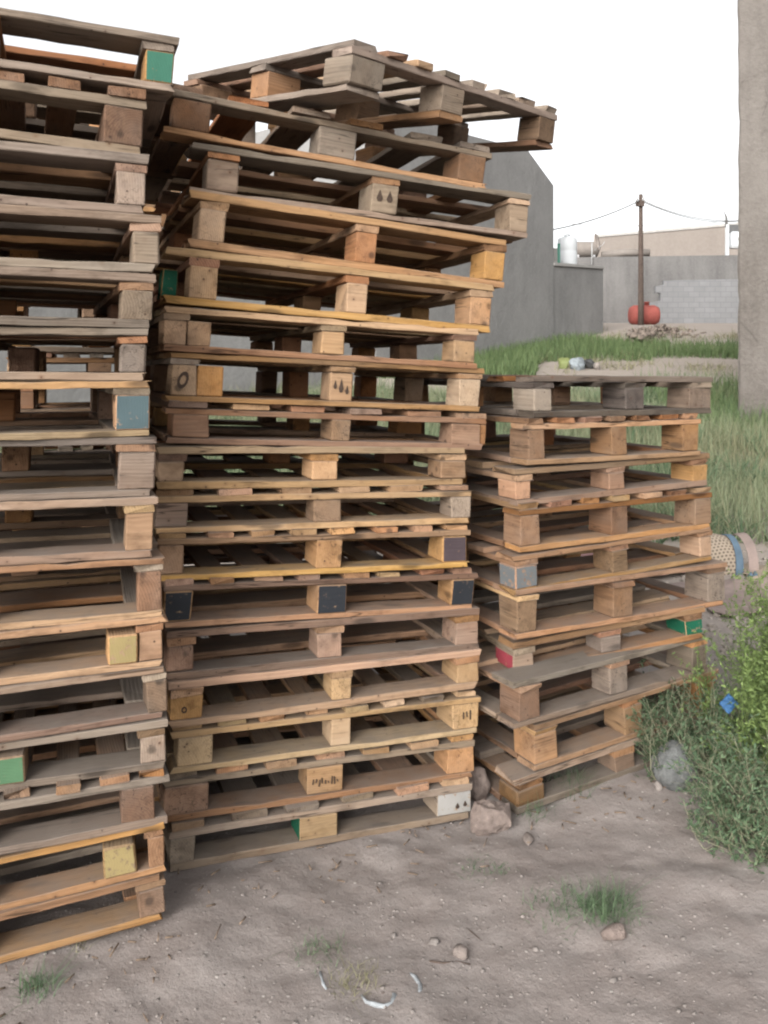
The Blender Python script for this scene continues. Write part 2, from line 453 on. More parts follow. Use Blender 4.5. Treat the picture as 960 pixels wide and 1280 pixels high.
def pallet(A, B, zl, zr, h, depth, variant, blocks, bt, kt, label, group, front=None, paints=None, extra=(), over=None, bfront=None, skids=False, rshift=0.0, rise=0.0, deck_over=0.0, thin=0, marks=(), bd=None):
    """A, B: front-left / front-right corner (x, y) on plan; zl, zr: base height at both; blocks: local x ranges of the three columns"""
    Av, Bv = Vector((A[0], A[1], zl)), Vector((B[0], B[1], zr))
    ex = (Bv - Av); L = ex.length; ex.normalize()
    ey = Vector((-ex.y, ex.x, 0)).normalized(); ey = (ey + Vector((0, 0, rise))).normalized(); ez = ex.cross(ey)
    FOOT.append((label, A, B, (ey.x, ey.y), depth))
    mid = Av + ex * (L / 2) + ey * (depth / 2)
    mw = Matrix(((ex.x, ey.x, ez.x, mid.x), (ex.y, ey.y, ez.y, mid.y), (ex.z, ey.z, ez.z, mid.z), (0, 0, 0, 1)))
    root = empty('wooden_pallet', mat=mw)
    tag(root, label, 'pallet', group)
    x0, y0 = -L / 2, -depth / 2
    paints = paints or {}
    T = BT + random.uniform(-.0035, .0035)
    if thin: T = thin
    kb = h - 3 * T - .0015
    zb0, zb1 = T, T + kb
    bw = .095
    # bottom boards along the front direction: front, middle, back
    ys = [y0, -bw / 2 + random.uniform(-.02, .02), depth / 2 - bw]
    if skids:
        for (xa, xb) in blocks:
            board('bottom_board', pick(bt), root, (xa + x0, y0 + random.uniform(0, .01), 0), depth - .02, xb - xa, T, 'y', .001)
    for i, yy in enumerate(ys if not skids else ()):
        m = pick(bfront) if (i == 0 and bfront) else pick(front) if (i == 0 and front) else pick(bt)
        w = bw + random.uniform(-.008, .012)
        board('bottom_board', m, root, (x0 + random.uniform(0, .008), yy + random.uniform(0, .004), 0), L - random.uniform(.004, .02), w, T, 'x', .002)
    # side skids between them
    for xx in ((x0 + .003, L / 2 - .098) if not skids else ()):
        for (ya, yb) in ((ys[0] + bw + .014, ys[1] - .003), (ys[1] + bw + .014, ys[2] - .003)):
            board('bottom_board', pick(bt), root, (xx + random.uniform(0, .004), ya, 0), yb - ya, .09, T, 'y', .001, seg=4)
    # nine blocks
    bdp = bd or [.1, .1, .1]
    for r, yy in enumerate((y0, -.055, depth / 2 - .11)):
        for ci, (xa, xb) in enumerate(blocks):
            xa, xb = xa + x0, xb + x0
            if r:
                j = random.uniform(-.012, .012) + (rshift if ci == 1 else 0); xa += j; xb += j
                xa = max(xa, x0); xb = min(xb, L / 2)
            key = (r, ci)
            yj = random.uniform(.0, .006) if r == 0 else random.uniform(-.01, 0)
            m = pick(paints.get(('tone', r, ci), kt if r == 0 else ('tan', 'orange', 'orange', 'brown')))  # inner rows toned warmer, standing in for orange light bounced inside the stack
            dd = random.uniform(.095, .135)
            o = block('block', m, root, (xa, yy + yj, zb0), (xb, yy + yj + dd, zb1), paints.get(key))
            lab = paints.get(('label', r, ci))
            if lab: o['label'] = lab
            for (mr, mc, shapes) in marks:
                if (mr, mc) == key:
                    stamp(o, (xa, xb), yy + yj, (zb0, zb1), shapes)
    for (xa, xb, yoff, tone, pt) in extra:
        block('block', WOOD[tone], root, (xa + x0, y0 + yoff, zb0), (xb + x0, y0 + yoff + .1, zb1), pt)
    # stringer boards and deck
    z1 = zb1 + .0005; z2 = z1 + T + .0005
    dt = over or bt
    if variant == 'end':           # stringers along the front, deck boards run back: their ends show
        for i, yy in enumerate((y0 + random.uniform(.0, .005), -bw / 2, depth / 2 - bw)):
            m = pick(front) if (i == 0 and front and random.random() < .7) else pick(bt)
            board('stringer_board', m, root, (x0, yy, z1), L, bw, T, 'x', .0015)
        n = random.choice((6, 7, 7, 8)); x = x0
        w0 = L * .62 / n; gap = (L - n * w0) / (n - 1)
        for k in range(n):
            w = w0 + random.uniform(-.012, .012)
            ys_ = y0 + random.uniform(-.006, .012) - deck_over
            xs_ = min(max(x0, x + random.uniform(-.01, .01)), L / 2 - w)
            board('deck_board', pick(random.choice((tuple(dt), ('tan', 'pale', 'orange'), tuple(bt)))), root, (xs_, ys_, z2), depth / 2 - ys_ - random.uniform(0, .01), w, T, 'y', .002, .006)  # lighter, warmer picks put bounced fill light into the deck colour
            x += w0 + gap
    else:                          # deck boards along the front over cross stringers
        for (xa, xb) in blocks:
            c = (xa + xb) / 2 + x0; w = min(.1, xb - xa + .01)
            xs_ = min(max(x0, c - w / 2), L / 2 - w)
            board('stringer_board', pick(('tan', 'orange', 'pale') if random.random() < .5 else bt), root, (xs_, y0 + random.uniform(0, .006), z1), depth - .01, w, T, 'y', .001)  # some cross stringers take warm light tones in place of bounced light
        n = random.choice((5, 5, 6)); w0 = depth * .62 / n; gap = (depth - n * w0) / (n - 1); y = y0
        for k in range(n):
            w = w0 + random.uniform(-.01, .01)
            m = pick(front) if (k == 0 and front) else pick(random.choice((tuple(dt), ('tan', 'pale', 'orange'))))  # boards behind the front one are toned up to imitate bounced light
            ya = y if k == 0 else min(y + random.uniform(-.008, .008), depth / 2 - w)
            board('deck_board', m, root, (x0 + random.uniform(-.006, .006), ya, z2), L + random.uniform(-.01, .008), w, T, 'x', .003, .005)
            y += w0 + gap
    return root

M_BURN = flat('burnt_stamp', (.045, .03, .022), .9, .4, 60)
def stamp(blk, xr, yf, zr, shapes):
    """burnt-in marks on a block's front: thin raised patches; shapes = list of polygons in 0..1 block coordinates"""
    verts, faces = [], []
    for poly in shapes:
        i0 = len(verts); n = len(poly)
        for d in (-.0022, .004):
            for (u, v) in poly:
                verts.append((xr[0] + u * (xr[1] - xr[0]), yf + d - .001, zr[0] + v * (zr[1] - zr[0])))
        faces.append(tuple(i0 + k for k in range(n)))
        for k in range(n):
            faces.append((i0 + k, i0 + n + k, i0 + n + (k + 1) % n, i0 + (k + 1) % n))
    mesh_obj('stamp_mark', verts, faces, M_BURN, blk)
def oval(cx, cz, rx, rz, n=12, rot=0):
    out = []
    for k in range(n):
        a = 2 * math.pi * k / n; x, z = rx * math.cos(a), rz * math.sin(a)
        out.append((cx + x * math.cos(rot) - z * math.sin(rot), cz + x * math.sin(rot) + z * math.cos(rot)))
    return out
def ringpoly(cx, cz, rx, rz, t, rot=0):
    """outline oval as short strokes"""
    o = oval(cx, cz, rx, rz, 14, rot); i = oval(cx, cz, rx * t, rz * t, 14, rot)
    return [[o[k], o[(k + 1) % 14], i[(k + 1) % 14], i[k]] for k in range(14)]
def strokes(seed, n, u0, u1, v0, v1):
    r = random.Random(seed); out = []
    for k in range(n):
        u = u0 + (u1 - u0) * (k + .5) / n; wd = (u1 - u0) / n * .3
        a, b = r.uniform(v0, (v0 + v1) / 2), r.uniform((v0 + v1) / 2, v1); s = r.uniform(-.02, .02)
        out.append([(u - wd / 2, a), (u + wd / 2, a), (u + wd / 2 + s, b), (u - wd / 2 + s, b)])
    return out
drop = lambda cx, cz, rx, rz: [(cx, cz + rz * 1.5), (cx - rx * .6, cz + rz * .4), (cx - rx, cz - rz * .3), (cx - rx * .5, cz - rz), (cx + rx * .5, cz - rz), (cx + rx, cz - rz * .3), (cx + rx * .6, cz + rz * .4)]

class Stack:
    """front line of a stack on plan through two photo columns at known depths"""
    def __init__(s, xa, da, xb, db):
        s.A = Vector(((xa - CX) / F * da, da)); s.B = Vector(((xb - CX) / F * db, db))
        s.dir = (s.B - s.A).normalized(); s.n = Vector((s.dir.y, -s.dir.x))      # towards the viewer
    def hit(s, x, out=0.0):
        k = (x - CX) / F; P = s.A + s.n * out; d = s.dir
        t = (k * P.y - P.x) / (d.x - k * d.y)
        return P + d * t
def zrow(y, d): return EYE + (HY - y) / F * d

def cross(x, A, B):
    """point of the plan line A-B seen in photo column x"""
    k = (x - CX) / F; d = (B - A).normalized()
    return A + d * ((k * A.y - A.x) / (d.x - k * d.y))
def build_stack(st, top, rows, depth, group, length=None, cat_group=None):
    """rows from top down: dict(x=(xl, xr), y=(yl, yr) bottom line, b=[(x0,x1)*3] ...); top = (xl, yl, xr, yr)"""
    random.seed(len(rows))
    prev = top
    for i, r in enumerate(rows):
        oL, oR = r.get('outs') or (random.uniform(-.014, .014), random.uniform(-.014, .014))
        xl, xr = r['x']; yl, yr = r['y']
        B = st.hit(xr, oR); P = st.hit(xl, oL)
        zr, zp = zrow(yr, B.y), zrow(yl, P.y)
        dirv = (B - P).normalized()
        A = B - dirv * length if length else P
        zl = zr + (zp - zr) * (B - A).length / (B - P).length
        def above(x, d):
            tx0, ty0, tx1, ty1 = prev
            return zrow(ty0 + (ty1 - ty0) * (x - tx0) / (tx1 - tx0), d)
        h = .5 * ((above(xl, P.y) - zp) + (above(xr, B.y) - zr))
        h = min(max(h - r.get('gap', .001), .112), .175)
        loc = []
        for (b0, b1) in r['b']:
            if b0 is None: loc.append(None); continue
            loc.append(((cross(b0, A, B) - A).dot(dirv), (cross(b1, A, B) - A).dot(dirv)))
        L = (B - A).length
        rsh = 0.0
        if loc[0] is None: loc[0] = (0.0, .12)
        if loc[1] is None: loc[1] = (L / 2 - .1, L / 2 - .02); rsh = random.uniform(.04, .13)
        loc = [(max(0.0, a), min(L, b)) for a, b in loc]
        ex = [((cross(e0, A, B) - A).dot(dirv), (cross(e1, A, B) - A).dot(dirv), yo, tone, pt) for (e0, e1, yo, tone, pt) in r.get('extra', ())]
        pallet(A, B, zl, zr, h, r.get('depth', depth), r['v'], loc, r['bt'], r['kt'], r['label'], group,
               front=r.get('front'), paints=r.get('paints'), extra=ex, over=r.get('over'), marks=r.get('marks', ()), deck_over=r.get('deck_over', 0), bfront=r.get('bfront'), rshift=rsh)
        prev = (xl, yl, xr, yr)

P_ = PAINT
N = None
# ---- left stack -----------------------------------------------------------------
left = Stack(0, 2.134, 205, 2.28)
rows = [
 dict(x=(0, 216), y=(82, 114), b=[(N, N), (N, N), (180, 216)], v='long', bt=('grey', 'grey', 'brown'), kt='tan', front='grey', paints={(0, 2): {'F': P_['green']}, ('label', 0, 2): 'block with its end painted green'},
      label='grey pallet with a green-ended corner block, topmost of the left stack'),
 dict(x=(0, 180), y=(172, 195), b=[(N, N), (N, N), (128, 177)], v='end', bt=('brown', 'grey'), kt='brown', front='grey', label='brown pallet under the green-ended top pallet of the left stack'),
 dict(x=(0, 184), y=(254, 268), b=[(N, N), (N, N), (146, 182)], v='long', bt=('grey', 'grey', 'brown'), kt='grey', front='grey', label='grey pallet, third from the top of the left stack'),
 dict(x=(0, 200), y=(332, 341), b=[(N, N), (N, N), (166, 200)], v='long', bt=('grey', 'tan', 'brown'), kt='grey', front='grey', label='grey pallet, fourth from the top of the left stack, jutting out to the right'),
 dict(x=(0, 191), y=(405, 411), b=[(N, N), (N, N), (152, 190)], v='long', bt=('grey', 'tan', 'orange'), kt='grey', front='grey', label='grey-brown pallet, fifth from the top of the left stack'),
 dict(x=(0, 184), y=(476, 476), b=[(N, N), (N, N), (150, 183)], v='long', bt=('grey', 'tan', 'orange'), kt='grey', front='grey', label='grey-brown pallet directly above the blue-painted one in the left stack'),
 dict(x=(0, 187), y=(550, 545), b=[(N, N), (N, N), (145, 186)], v='long', bt=('tan', 'grey', 'orange'), kt='tan', front='pale', paints={(0, 2): {'F': P_['teal']}, ('label', 0, 2): 'block painted blue-grey'},
      label='pallet with a blue-grey painted corner block in the left stack'),
 dict(x=(0, 193), y=(627, 620), b=[(N, N), (N, N), (148, 193)], v='long', bt=('grey', 'brown'), kt='grey', front='grey', label='grey pallet with ragged deck edge, just below the blue-painted one'),
 dict(x=(0, 192), y=(708, 697), b=[(N, N), (N, N), (158, 191)], v='long', bt=('grey', 'brown', 'pink'), kt='pink', front='pink', label='pinkish grey pallet, second below the blue-painted one in the left stack'),
 dict(x=(0, 203), y=(788, 771), b=[(N, N), (N, N), (172, 202)], v='long', bt=('brown', 'grey'), kt='brown', front='tan', label='brown pallet resting on the one with the yellow block, left stack'),
 dict(x=(0, 204), y=(858, 833), b=[(N, N), (N, N), (174, 203)], v='long', bt=('tan', 'grey'), kt='tan', front='tan', extra=[(135, 172, -.004, 'yellow', {'F': P_['lime']})],
      label='tan pallet with a yellowish extra block beside its corner block, left stack'),
 dict(x=(0, 209), y=(930, 897), b=[(N, N), (N, N), (184, 209)], v='long', bt=('tan', 'grey', 'brown'), kt='brown', front='pink', label='reddish-brown pallet between the yellow-block one and the green-block one, left stack'),
 dict(x=(0, 207), y=(992, 960), b=[(N, N), (N, N), (177, 207)], v='long', bt=('grey', 'grey', 'brown'), kt='grey', front='grey', extra=[(-10, 31, -.003, 'tan', {'F': P_['mint']})],
      label='grey pallet with a leaf-green painted block in its middle, left stack'),
 dict(x=(0, 209), y=(1070, 1030), b=[(N, N), (N, N), (152, 193)], v='end', bt=('grey', 'brown', 'tan'), kt='brown', front='grey', label='grey pallet with a frayed bottom board, third from the bottom of the left stack'),
 dict(x=(0, 208), y=(1140, 1090), b=[(N, N), (N, N), (189, 208)], v='long', bt=('tan', 'brown'), kt='tan', front='tan', extra=[(131, 173, .0, 'yellow', {'F': P_['lime'], 'L': P_['deepgreen']})],
      label='tan pallet with a yellow and green extra block, second lowest of the left stack'),
 dict(x=(0, 207), y=(1205, 1149), b=[(N, N), (N, N), (175, 207)], v='long', bt=('tan', 'tan', 'grey'), kt='tan', front='tan', label='tan pallet lying on the dirt at the bottom of the left stack'),
]
build_stack(left, (0, 6, 216, 47), rows, 1.15, 'pallets of the left stack', length=.84)

# ---- middle stack ---------------------------------------------------------------
mid = Stack(205, 2.55, 597, 2.94)
rows = [
 dict(x=(203, 610), y=(164, 238), outs=(0, 0), bfront='yellow', b=[(215, 262), (398, 445), (573, 606)], v='end', bt=('grey', 'brown', 'grey'), kt=('grey', 'brown'), front='grey', over=('grey', 'brown'),
      label='grey-brown pallet under the skewed top pallet of the middle stack'),
 dict(x=(236, 660), y=(241, 298), b=[(258, 297), (464, 497), (638, 660)], v='long', bt=('grey', 'brown', 'dark'), kt='grey', front='grey', marks=[(0, 1, [drop(.3, .55, .12, .16), drop(.68, .55, .12, .16)])],
      label='grey pallet sticking out farthest to the right near the top of the middle stack'),
 dict(x=(235, 630), y=(308, 360), b=[(247, 279), (444, 469), (606, 630)], v='long', bt=('tan', 'brown', 'orange'), kt=('tan', 'orange'), front='tan', label='tan pallet directly below the grey one sticking out to the right'),
 dict(x=(205, 614), y=(378, 416), b=[(236, 270), (432, 458), (588, 613)], v='long', bt=('tan', 'yellow', 'orange'), kt=('pale', 'tan'), front='yellow', extra=[(208, 228, .16, 'tan', {'F': P_['deepgreen'], 'L': P_['deepgreen']})],
      label='yellowish tan pallet with a tilted left block and a hidden green block, middle stack'),
 dict(x=(202, 596), y=(438, 461), b=[(203, 232), (402, 430), (568, 594)], v='long', bt=('tan', 'yellow', 'orange'), kt=('yellow', 'tan'), front=('tan', 'pale'), extra=[(234, 262, .0, 'tan', None)],
      label='yellow-tan pallet with two blocks side by side at its left corner, middle stack'),
 dict(x=(207, 601), y=(501, 515), b=[(213, 245), (413, 440), (574, 600)], v='long', bt=('tan', 'grey', 'orange'), kt=('pale', 'grey', 'tan'), front='tan', extra=[(246, 279, .006, 'yellow', None)],
      marks=[(0, 0, ringpoly(.45, .5, .2, .3, .55, -.5)), (0, 1, [drop(.2, .55, .08, .12), drop(.48, .5, .11, .19), drop(.76, .38, .08, .12)])], label='tan pallet with burnt drop-shaped marks on its middle block, middle stack'),
 dict(x=(208, 606), y=(554, 563), b=[(214, 260), (414, 438), (565, 600)], v='end', bt=('tan', 'brown', 'orange'), kt=('tan', 'brown'), front='brown', extra=[(601, 608, .004, 'orange', None)],
      label='tan pallet on a dark warped bottom board, below the drop-marked one'),
 dict(x=(196, 583), y=(612, 606), b=[(197, 229), (390, 421), (550, 582)], v='long', bt=('tan', 'dark', 'brown'), kt=('yellow', 'pink', 'tan'), front='pale', label='dark-decked pallet with fresh tan blocks, eighth from the bottom of the middle stack' ),
 dict(x=(194, 589), y=(668, 654), b=[(194, 234), (392, 426), (564, 590)], v='end', bt=('tan', 'pink', 'brown'), kt=('tan', 'pink'), front='pale', paints={('tone', 0, 2): 'grey'}, label='pinkish tan pallet with one grey right block, middle stack'),
 dict(x=(196, 586), y=(727, 709), b=[(196, 228), (395, 427), (553, 584)], v='end', bt=('tan', 'yellow', 'brown'), kt=('yellow', 'tan'), front='yellow', paints={(0, 2): {'F': P_['purple']}, ('label', 0, 2): 'block with dull purple paint'},
      label='yellow-tan pallet with a dull purple block, resting on the black-blocked one'),
 dict(x=(204, 595), y=(786, 763), b=[(204, 239), (396, 432), (565, 593)], v='end', bt=('pink', 'tan', 'brown'), kt='tan', front='tan',
      paints={(0, 0): {'F': P_['black']}, (0, 1): {'F': P_['black']}, (0, 2): {'F': P_['black']}, ('label', 0, 0): 'block painted black', ('label', 0, 1): 'block painted black with flaking edge', ('label', 0, 2): 'block with rough black paint'},
      label='brown pallet with three black-painted front blocks in the middle stack'),
 dict(x=(207, 598), y=(851, 813), b=[(208, 241), (397, 427), (570, 597)], v='long', bt=('pink', 'pink', 'grey'), kt='pink', front='pink', label='pinkish grey pallet directly under the black-blocked one'),
 dict(x=(212, 599), y=(912, 861), b=[(213, 253), (416, 439), (572, 599)], v='long', bt=('tan', 'yellow', 'tan'), kt=('yellow', 'tan'), front='tan', marks=[(0, 0, ringpoly(.42, .42, .09, .14, .55))], label='golden tan pallet with a small round stamp, fifth from the bottom of the middle stack'),
 dict(x=(213, 599), y=(969, 916), b=[(222, 266), (414, 438), (566, 598)], v='end', bt=('pale', 'tan', 'grey'), kt=('pale',), front='pale', marks=[(0, 2, strokes(3, 3, .35, .75, .35, .75))], label='pale pallet with thick cracked end blocks, fourth from the bottom of the middle stack'),
 dict(x=(203, 593), y=(1030, 971), b=[(204, 259), (384, 428), (559, 592)], v='end', bt=('tan', 'grey', 'tan'), kt=('tan',), front='tan', over=('tan', 'pale'), marks=[(0, 1, strokes(5, 9, .1, .9, .28, .62))], label='tan pallet with a row of writing burnt on its middle block, middle stack'),
 dict(x=(211, 590), y=(1091, 1023), b=[(211, 243), (374, 421), (546, 589)], v='end', bt=('grey', 'tan', 'grey'), kt=('grey',), front='grey', paints={(0, 1): {'L': P_['deepgreen']}, ('tone', 0, 1): 'yellow', (0, 2): {'F': P_['white']}, ('label', 0, 1): 'yellowish block with a green side'},
      marks=[(0, 2, [drop(.6, .35, .06, .1), drop(.82, .4, .06, .1)])], label='grey dusty pallet lying on the dirt at the bottom of the middle stack'),
]
build_stack(mid, (203, 101, 610, 181), rows, 1.15, 'pallets of the middle stack')

# the skewed pallet on top of the middle stack, a corner towards the viewer
def row_depth(y, z): return (z - EYE) * F / (HY - y)
zt = zrow(150, mid.hit(437).y) + .004
dA = row_depth(112, zt); dB = row_depth(187, zt)
A = Vector(((436 - CX) / F * dA, dA)); B = Vector(((692 - CX) / F * dB, dB)); u = (B - A); L1 = u.length
def along(x):
    k = (x - CX) / F; d = u.normalized(); return (k * A.y - A.x) / (d.x - k * d.y)
random.seed(5)
pallet(A, B, zt, zt, .15, 1.0, 'end', [(0, along(478)), (along(551), along(578)), (along(672), along(692))], ('grey', 'brown', 'grey'), ('grey', 'brown'),
       'weathered grey pallet set skew with a corner jutting forward, topmost of the middle stack', 'pallets of the middle stack', front='grey', over=('grey', 'grey', 'brown'), skids=True, rise=.15,
       paints={('tone', 0, 0): 'grey'})

# ---- a further stack glimpsed between the left and the middle one
random.seed(77)
zb = ground_z(-1.2, 3.95); k = 0
while zb < 2.84:
    h = random.uniform(.138, .15)
    Bx, By = -.965 + random.uniform(-.025, .02), 4.08 + random.uniform(-.03, .03)
    a_ = math.radians(20 + random.uniform(-2, 2))
    A_ = (Bx - .8 * math.cos(a_), By - .8 * math.sin(a_))
    pallet(A_, (Bx, By), zb, zb, h, .8, random.choice(('long', 'end', 'long')), [(0, .1), (.35, .45), (.7, .8)], ('brown', 'tan', 'grey', 'orange'), ('tan', 'orange', 'brown'),
           'brown pallet of the stack glimpsed in the gap behind the left and middle stacks', 'pallets of the stack behind')
    zb += h + .002

# loose timbers propping the raised back of the skewed pallet
exm, eym = u.normalized(), Vector((-u.y, u.x)).normalized()
for (sx, lab) in ((.12, 'loose grey timber propping the back left of the skewed top pallet'), (.8, 'loose brown timber propping the back right of the skewed top pallet')):
    pc = A + exm * (sx * u.length) + eym * .8
    zt0 = zt - .03
    o = block('loose_timber', WOOD['grey' if sx < .5 else 'brown'], None, (-.05, -.06, 0), (.05, .06, .118 + .03))
    o.location = (pc.x, pc.y, zt0); o.rotation_euler.z = math.atan2(exm.y, exm.x)
    tag(o, lab, 'timber')

# ---- right stack ----------------------------------------------------------------
right = Stack(650, 2.95, 885, 3.36)
rows = [
 dict(x=(666, 891), y=(522, 517), b=[(668, 691), (783, 806), (862, 890)], v='long', bt=('grey', 'dark', 'dark'), kt=('dark', 'grey'), front=('dark',), label='dark weathered grey pallet, topmost of the low right stack', outs=(0, 0)),
 dict(x=(658, 876), y=(582, 569), b=[(662, 681), (765, 784), (855, 874)], v='end', bt=('tan', 'brown', 'orange'), kt=('brown',), front='pink', paints={('tone', 0, 2): 'tan'}, label='brown pallet directly under the grey top one of the right stack'),
 dict(x=(645, 885), y=(633, 607), b=[(638, 664), (762, 781), (866, 884)], v='long', bt=('tan', 'brown', 'pink'), kt=('tan', 'brown'), front='pink', label='brown pallet, third from the top of the right stack'),
 dict(x=(650, 891), y=(691, 661), b=[(652, 676), (765, 786), (870, 890)], v='end', bt=('tan', 'brown', 'orange'), kt=('tan', 'brown'), front='tan', label='tan pallet resting on the one with the blue-grey block, right stack'),
 dict(x=(642, 891), y=(745, 700), b=[(645, 673), (766, 786), (876, 891)], v='long', bt=('tan', 'brown'), kt=('tan', 'brown'), front='tan', paints={(0, 0): {'F': P_['bluegrey'], 'L': P_['bluegrey']}, ('label', 0, 0): 'block painted blue-grey'}, label='tan pallet with a blue-grey painted corner block, right stack'),
 dict(x=(645, 908), y=(800, 756), b=[(648, 672), (768, 791), (886, 907)], v='long', bt=('tan', 'brown', 'grey'), kt=('brown', 'grey'), front='tan', label='brown pallet sticking out to the right, above the red and green one'),
 dict(x=(642, 880), y=(848, 798), b=[(643, 668), (753, 777), (859, 879)], v='long', bt=('grey', 'brown'), kt=('tan', 'grey'), front='tan', paints={(0, 0): {'L': P_['red']}, (0, 2): {'F': P_['deepgreen'], 'L': P_['deepgreen']}, ('label', 0, 0): 'block with a red side', ('label', 0, 2): 'block painted deep green'},
      label='pallet with a red left block and a deep green right block, right stack', outs=(-.05, .02)),
 dict(x=(643, 884), y=(912, 842), b=[(650, 676), (763, 786), (866, 884)], v='long', bt=('grey', 'grey', 'tan'), kt=('brown', 'grey'), front='grey', label='grey dusty pallet under the red and green one, right stack', outs=(.07, -.01)),
 dict(x=(668, 898), y=(965, 887), b=[(670, 698), (782, 805), (876, 897)], v='long', bt=('tan', 'brown'), kt=('orange', 'tan'), front='tan', label='orange-brown pallet, second from the bottom of the right stack', outs=(.03, .0)),
 dict(x=(646, 890), y=(1020, 930), b=[(648, 682), (770, 794), (868, 890)], v='long', bt=('brown', 'grey'), kt=('brown',), outs=(.02, .0), front='grey', label='brown pallet lying on the dirt at the bottom of the right stack'),
]
build_stack(right, (666, 468, 891, 472), rows, 1.0, 'pallets of the low right stack')

# ------------------------------------------------------------------ box helper for buildings
def prism(name, poly, z0, z1, mat, parent=None, bevel=.02):
    bm = bmesh.new()
    vs = [bm.verts.new((p[0], p[1], z0)) for p in poly]
    f = bm.faces.new(vs)
    r = bmesh.ops.extrude_face_region(bm, geom=[f])
    for v in r['geom']:
        if isinstance(v, bmesh.types.BMVert): v.co.z = z1
    bmesh.ops.recalc_face_normals(bm, faces=bm.faces)
    if bevel: bmesh.ops.bevel(bm, geom=list(bm.edges), offset=bevel, segments=1, affect='EDGES')
    return bm_obj(name, bm, mat, parent)

def upright(name, prof, origin, dirv, thick, mat, parent=None):
    """wall slab whose outline prof = [(s, z)] stands on plan line origin + dirv*s, thick away from the viewer"""
    nrm = Vector((-dirv.y, dirv.x))
    verts = []
    for k in (0, thick):
        for (s, z) in prof:
            p = origin + dirv * s + nrm * k
            verts.append((p.x, p.y, z))
    n = len(prof)
    faces = [tuple(range(n))] + [tuple(range(2 * n - 1, n - 1, -1))] + [(i, n + i, n + (i + 1) % n, (i + 1) % n) for i in range(n)]
    o = mesh_obj(name, verts, faces, mat, parent)
    bm = bmesh.new(); bm.from_mesh(o.data); bmesh.ops.recalc_face_normals(bm, faces=bm.faces); bm.to_mesh(o.data); bm.free()
    return o

M_HOUSE = mat_plaster('plaster_grey', (.165, .162, .158), (.235, .23, .223), .2, 1.0)
M_HOUSE_TRIM = flat('sill_pale', (.3, .29, .275), .85, .15, 4)
M_TOWER = mat_plaster('plaster_rough_brown', (.1, .088, .078), (.17, .153, .139), .6, 1.2, lines=True)
M_FAR = mat_plaster('render_dark_grey', (.12, .115, .112), (.165, .158, .152), .6, .8)
M_BEIGE = mat_plaster('render_beige', (.17, .147, .13), (.2, .176, .156), .2, .5)
M_BLOCKS = mat_blockwork()

# grey house: gable wall with a clipped corner, lower parapet wall of its yard
h0 = Vector(((560 - CX) / F * 20.0, 20.0)); h1 = Vector(((692 - CX) / F * 24.0, 24.0)); hd = (h1 - h0).normalized()
hl = (h1 - h0).length
hstk = Stack(560, 20, 692, 24)
def hs_(x): return (hstk.hit(x) - h0).dot(hd)
def hz_(x, y): return zrow(y, hstk.hit(x).y)
house = empty('plaster_house', (h1.x, h1.y, ground_z(h1.x, h1.y)))
tag(house, 'large grey plastered house with a clipped top corner behind the pallet stacks', 'house')
house_inv = Matrix.Translation(-house.location)
def child(o, parent):
    o.parent = parent; o.matrix_parent_inverse = parent.matrix_world.inverted() if parent.matrix_world != Matrix() else Matrix.Translation(-parent.location)
    return o
gz = .6
prof = [(hs_(470), gz), (hs_(692), gz), (hs_(692), hz_(692, 232)), (hs_(660), hz_(660, 188)), (hs_(560), hz_(560, 162)), (hs_(470), hz_(560, 162) + .05)]
child(upright('wall', prof, h0, hd, 7.0, M_HOUSE), house)
e_ = hs_(755)
prof = [(hs_(470) - 12, gz), (hs_(470) - .003, gz), (hs_(470) - .003, hz_(470, 345)), (hs_(470) - 12, hz_(470, 345))]
child(upright('wing_wall', prof, h0 + Vector((-hd.y, hd.x)) * .05, hd, .3, M_HOUSE), house)
prof = [(hs_(692) + .003, gz), (e_, gz), (e_, hz_(755, 336)), (hs_(692) + .003, hz_(692, 332))]
child(upright('yard_wall', prof, h0 + Vector((-hd.y, hd.x)) * .03, hd, .25, M_HOUSE), house)
prof = [(hs_(692) + .01, hz_(692, 332) + .003), (e_ + .03, hz_(755, 336) + .003), (e_ + .03, hz_(755, 333)), (hs_(692) + .01, hz_(692, 328))]
child(upright('coping', prof, h0 + Vector((hd.y, -hd.x)) * .02, hd, .34, M_HOUSE_TRIM), house)
# roof terrace slab behind the parapet that carries the tank
t0 = h0 + hd * (hs_(692) + .02) + Vector((-hd.y, hd.x)) * .36; t1 = h0 + hd * (e_ - .02) + Vector((-hd.y, hd.x)) * .36
ztop = hz_(692, 332) - .12
nb = Vector((-hd.y, hd.x)) * 4.5
child(prism('terrace', [t0, t1, t1 + nb, t0 + nb], gz, ztop, M_HOUSE, bevel=0), house)

# white water tank on the terrace
def lathe(name, prof, loc, mat, parent=None, n=28, axis='z', smooth=True):
    bm = bmesh.new(); rings = []
    for (r, z) in prof:
        ring = []
        for k in range(n):
            a = 2 * math.pi * k / n
            p = Vector((r * math.cos(a), r * math.sin(a), z))
            if axis == 'x': p = Vector((p.z, p.x, p.y))
            if axis == 'y': p = Vector((p.x, p.z, p.y))
            ring.append(bm.verts.new(p))
        rings.append(ring)
    for a, b in zip(rings, rings[1:]):
        for k in range(n): bm.faces.new((a[k], a[(k + 1) % n], b[(k + 1) % n], b[k]))
    bm.faces.new(rings[0][::-1]); bm.faces.new(rings[-1])
    bmesh.ops.recalc_face_normals(bm, faces=bm.faces)
    o = bm_obj(name, bm, mat, parent, smooth)
    if parent is None: o.location = loc
    return o
M_WHITE = flat('plastic_white', (.55, .57, .58), .5, .06, 2)
M_GREEN = flat('frame_green', (.05, .16, .12), .6, .2, 4)
M_RUST = flat('tank_red', (.25, .068, .055), .8, .3, 2.5, .004)
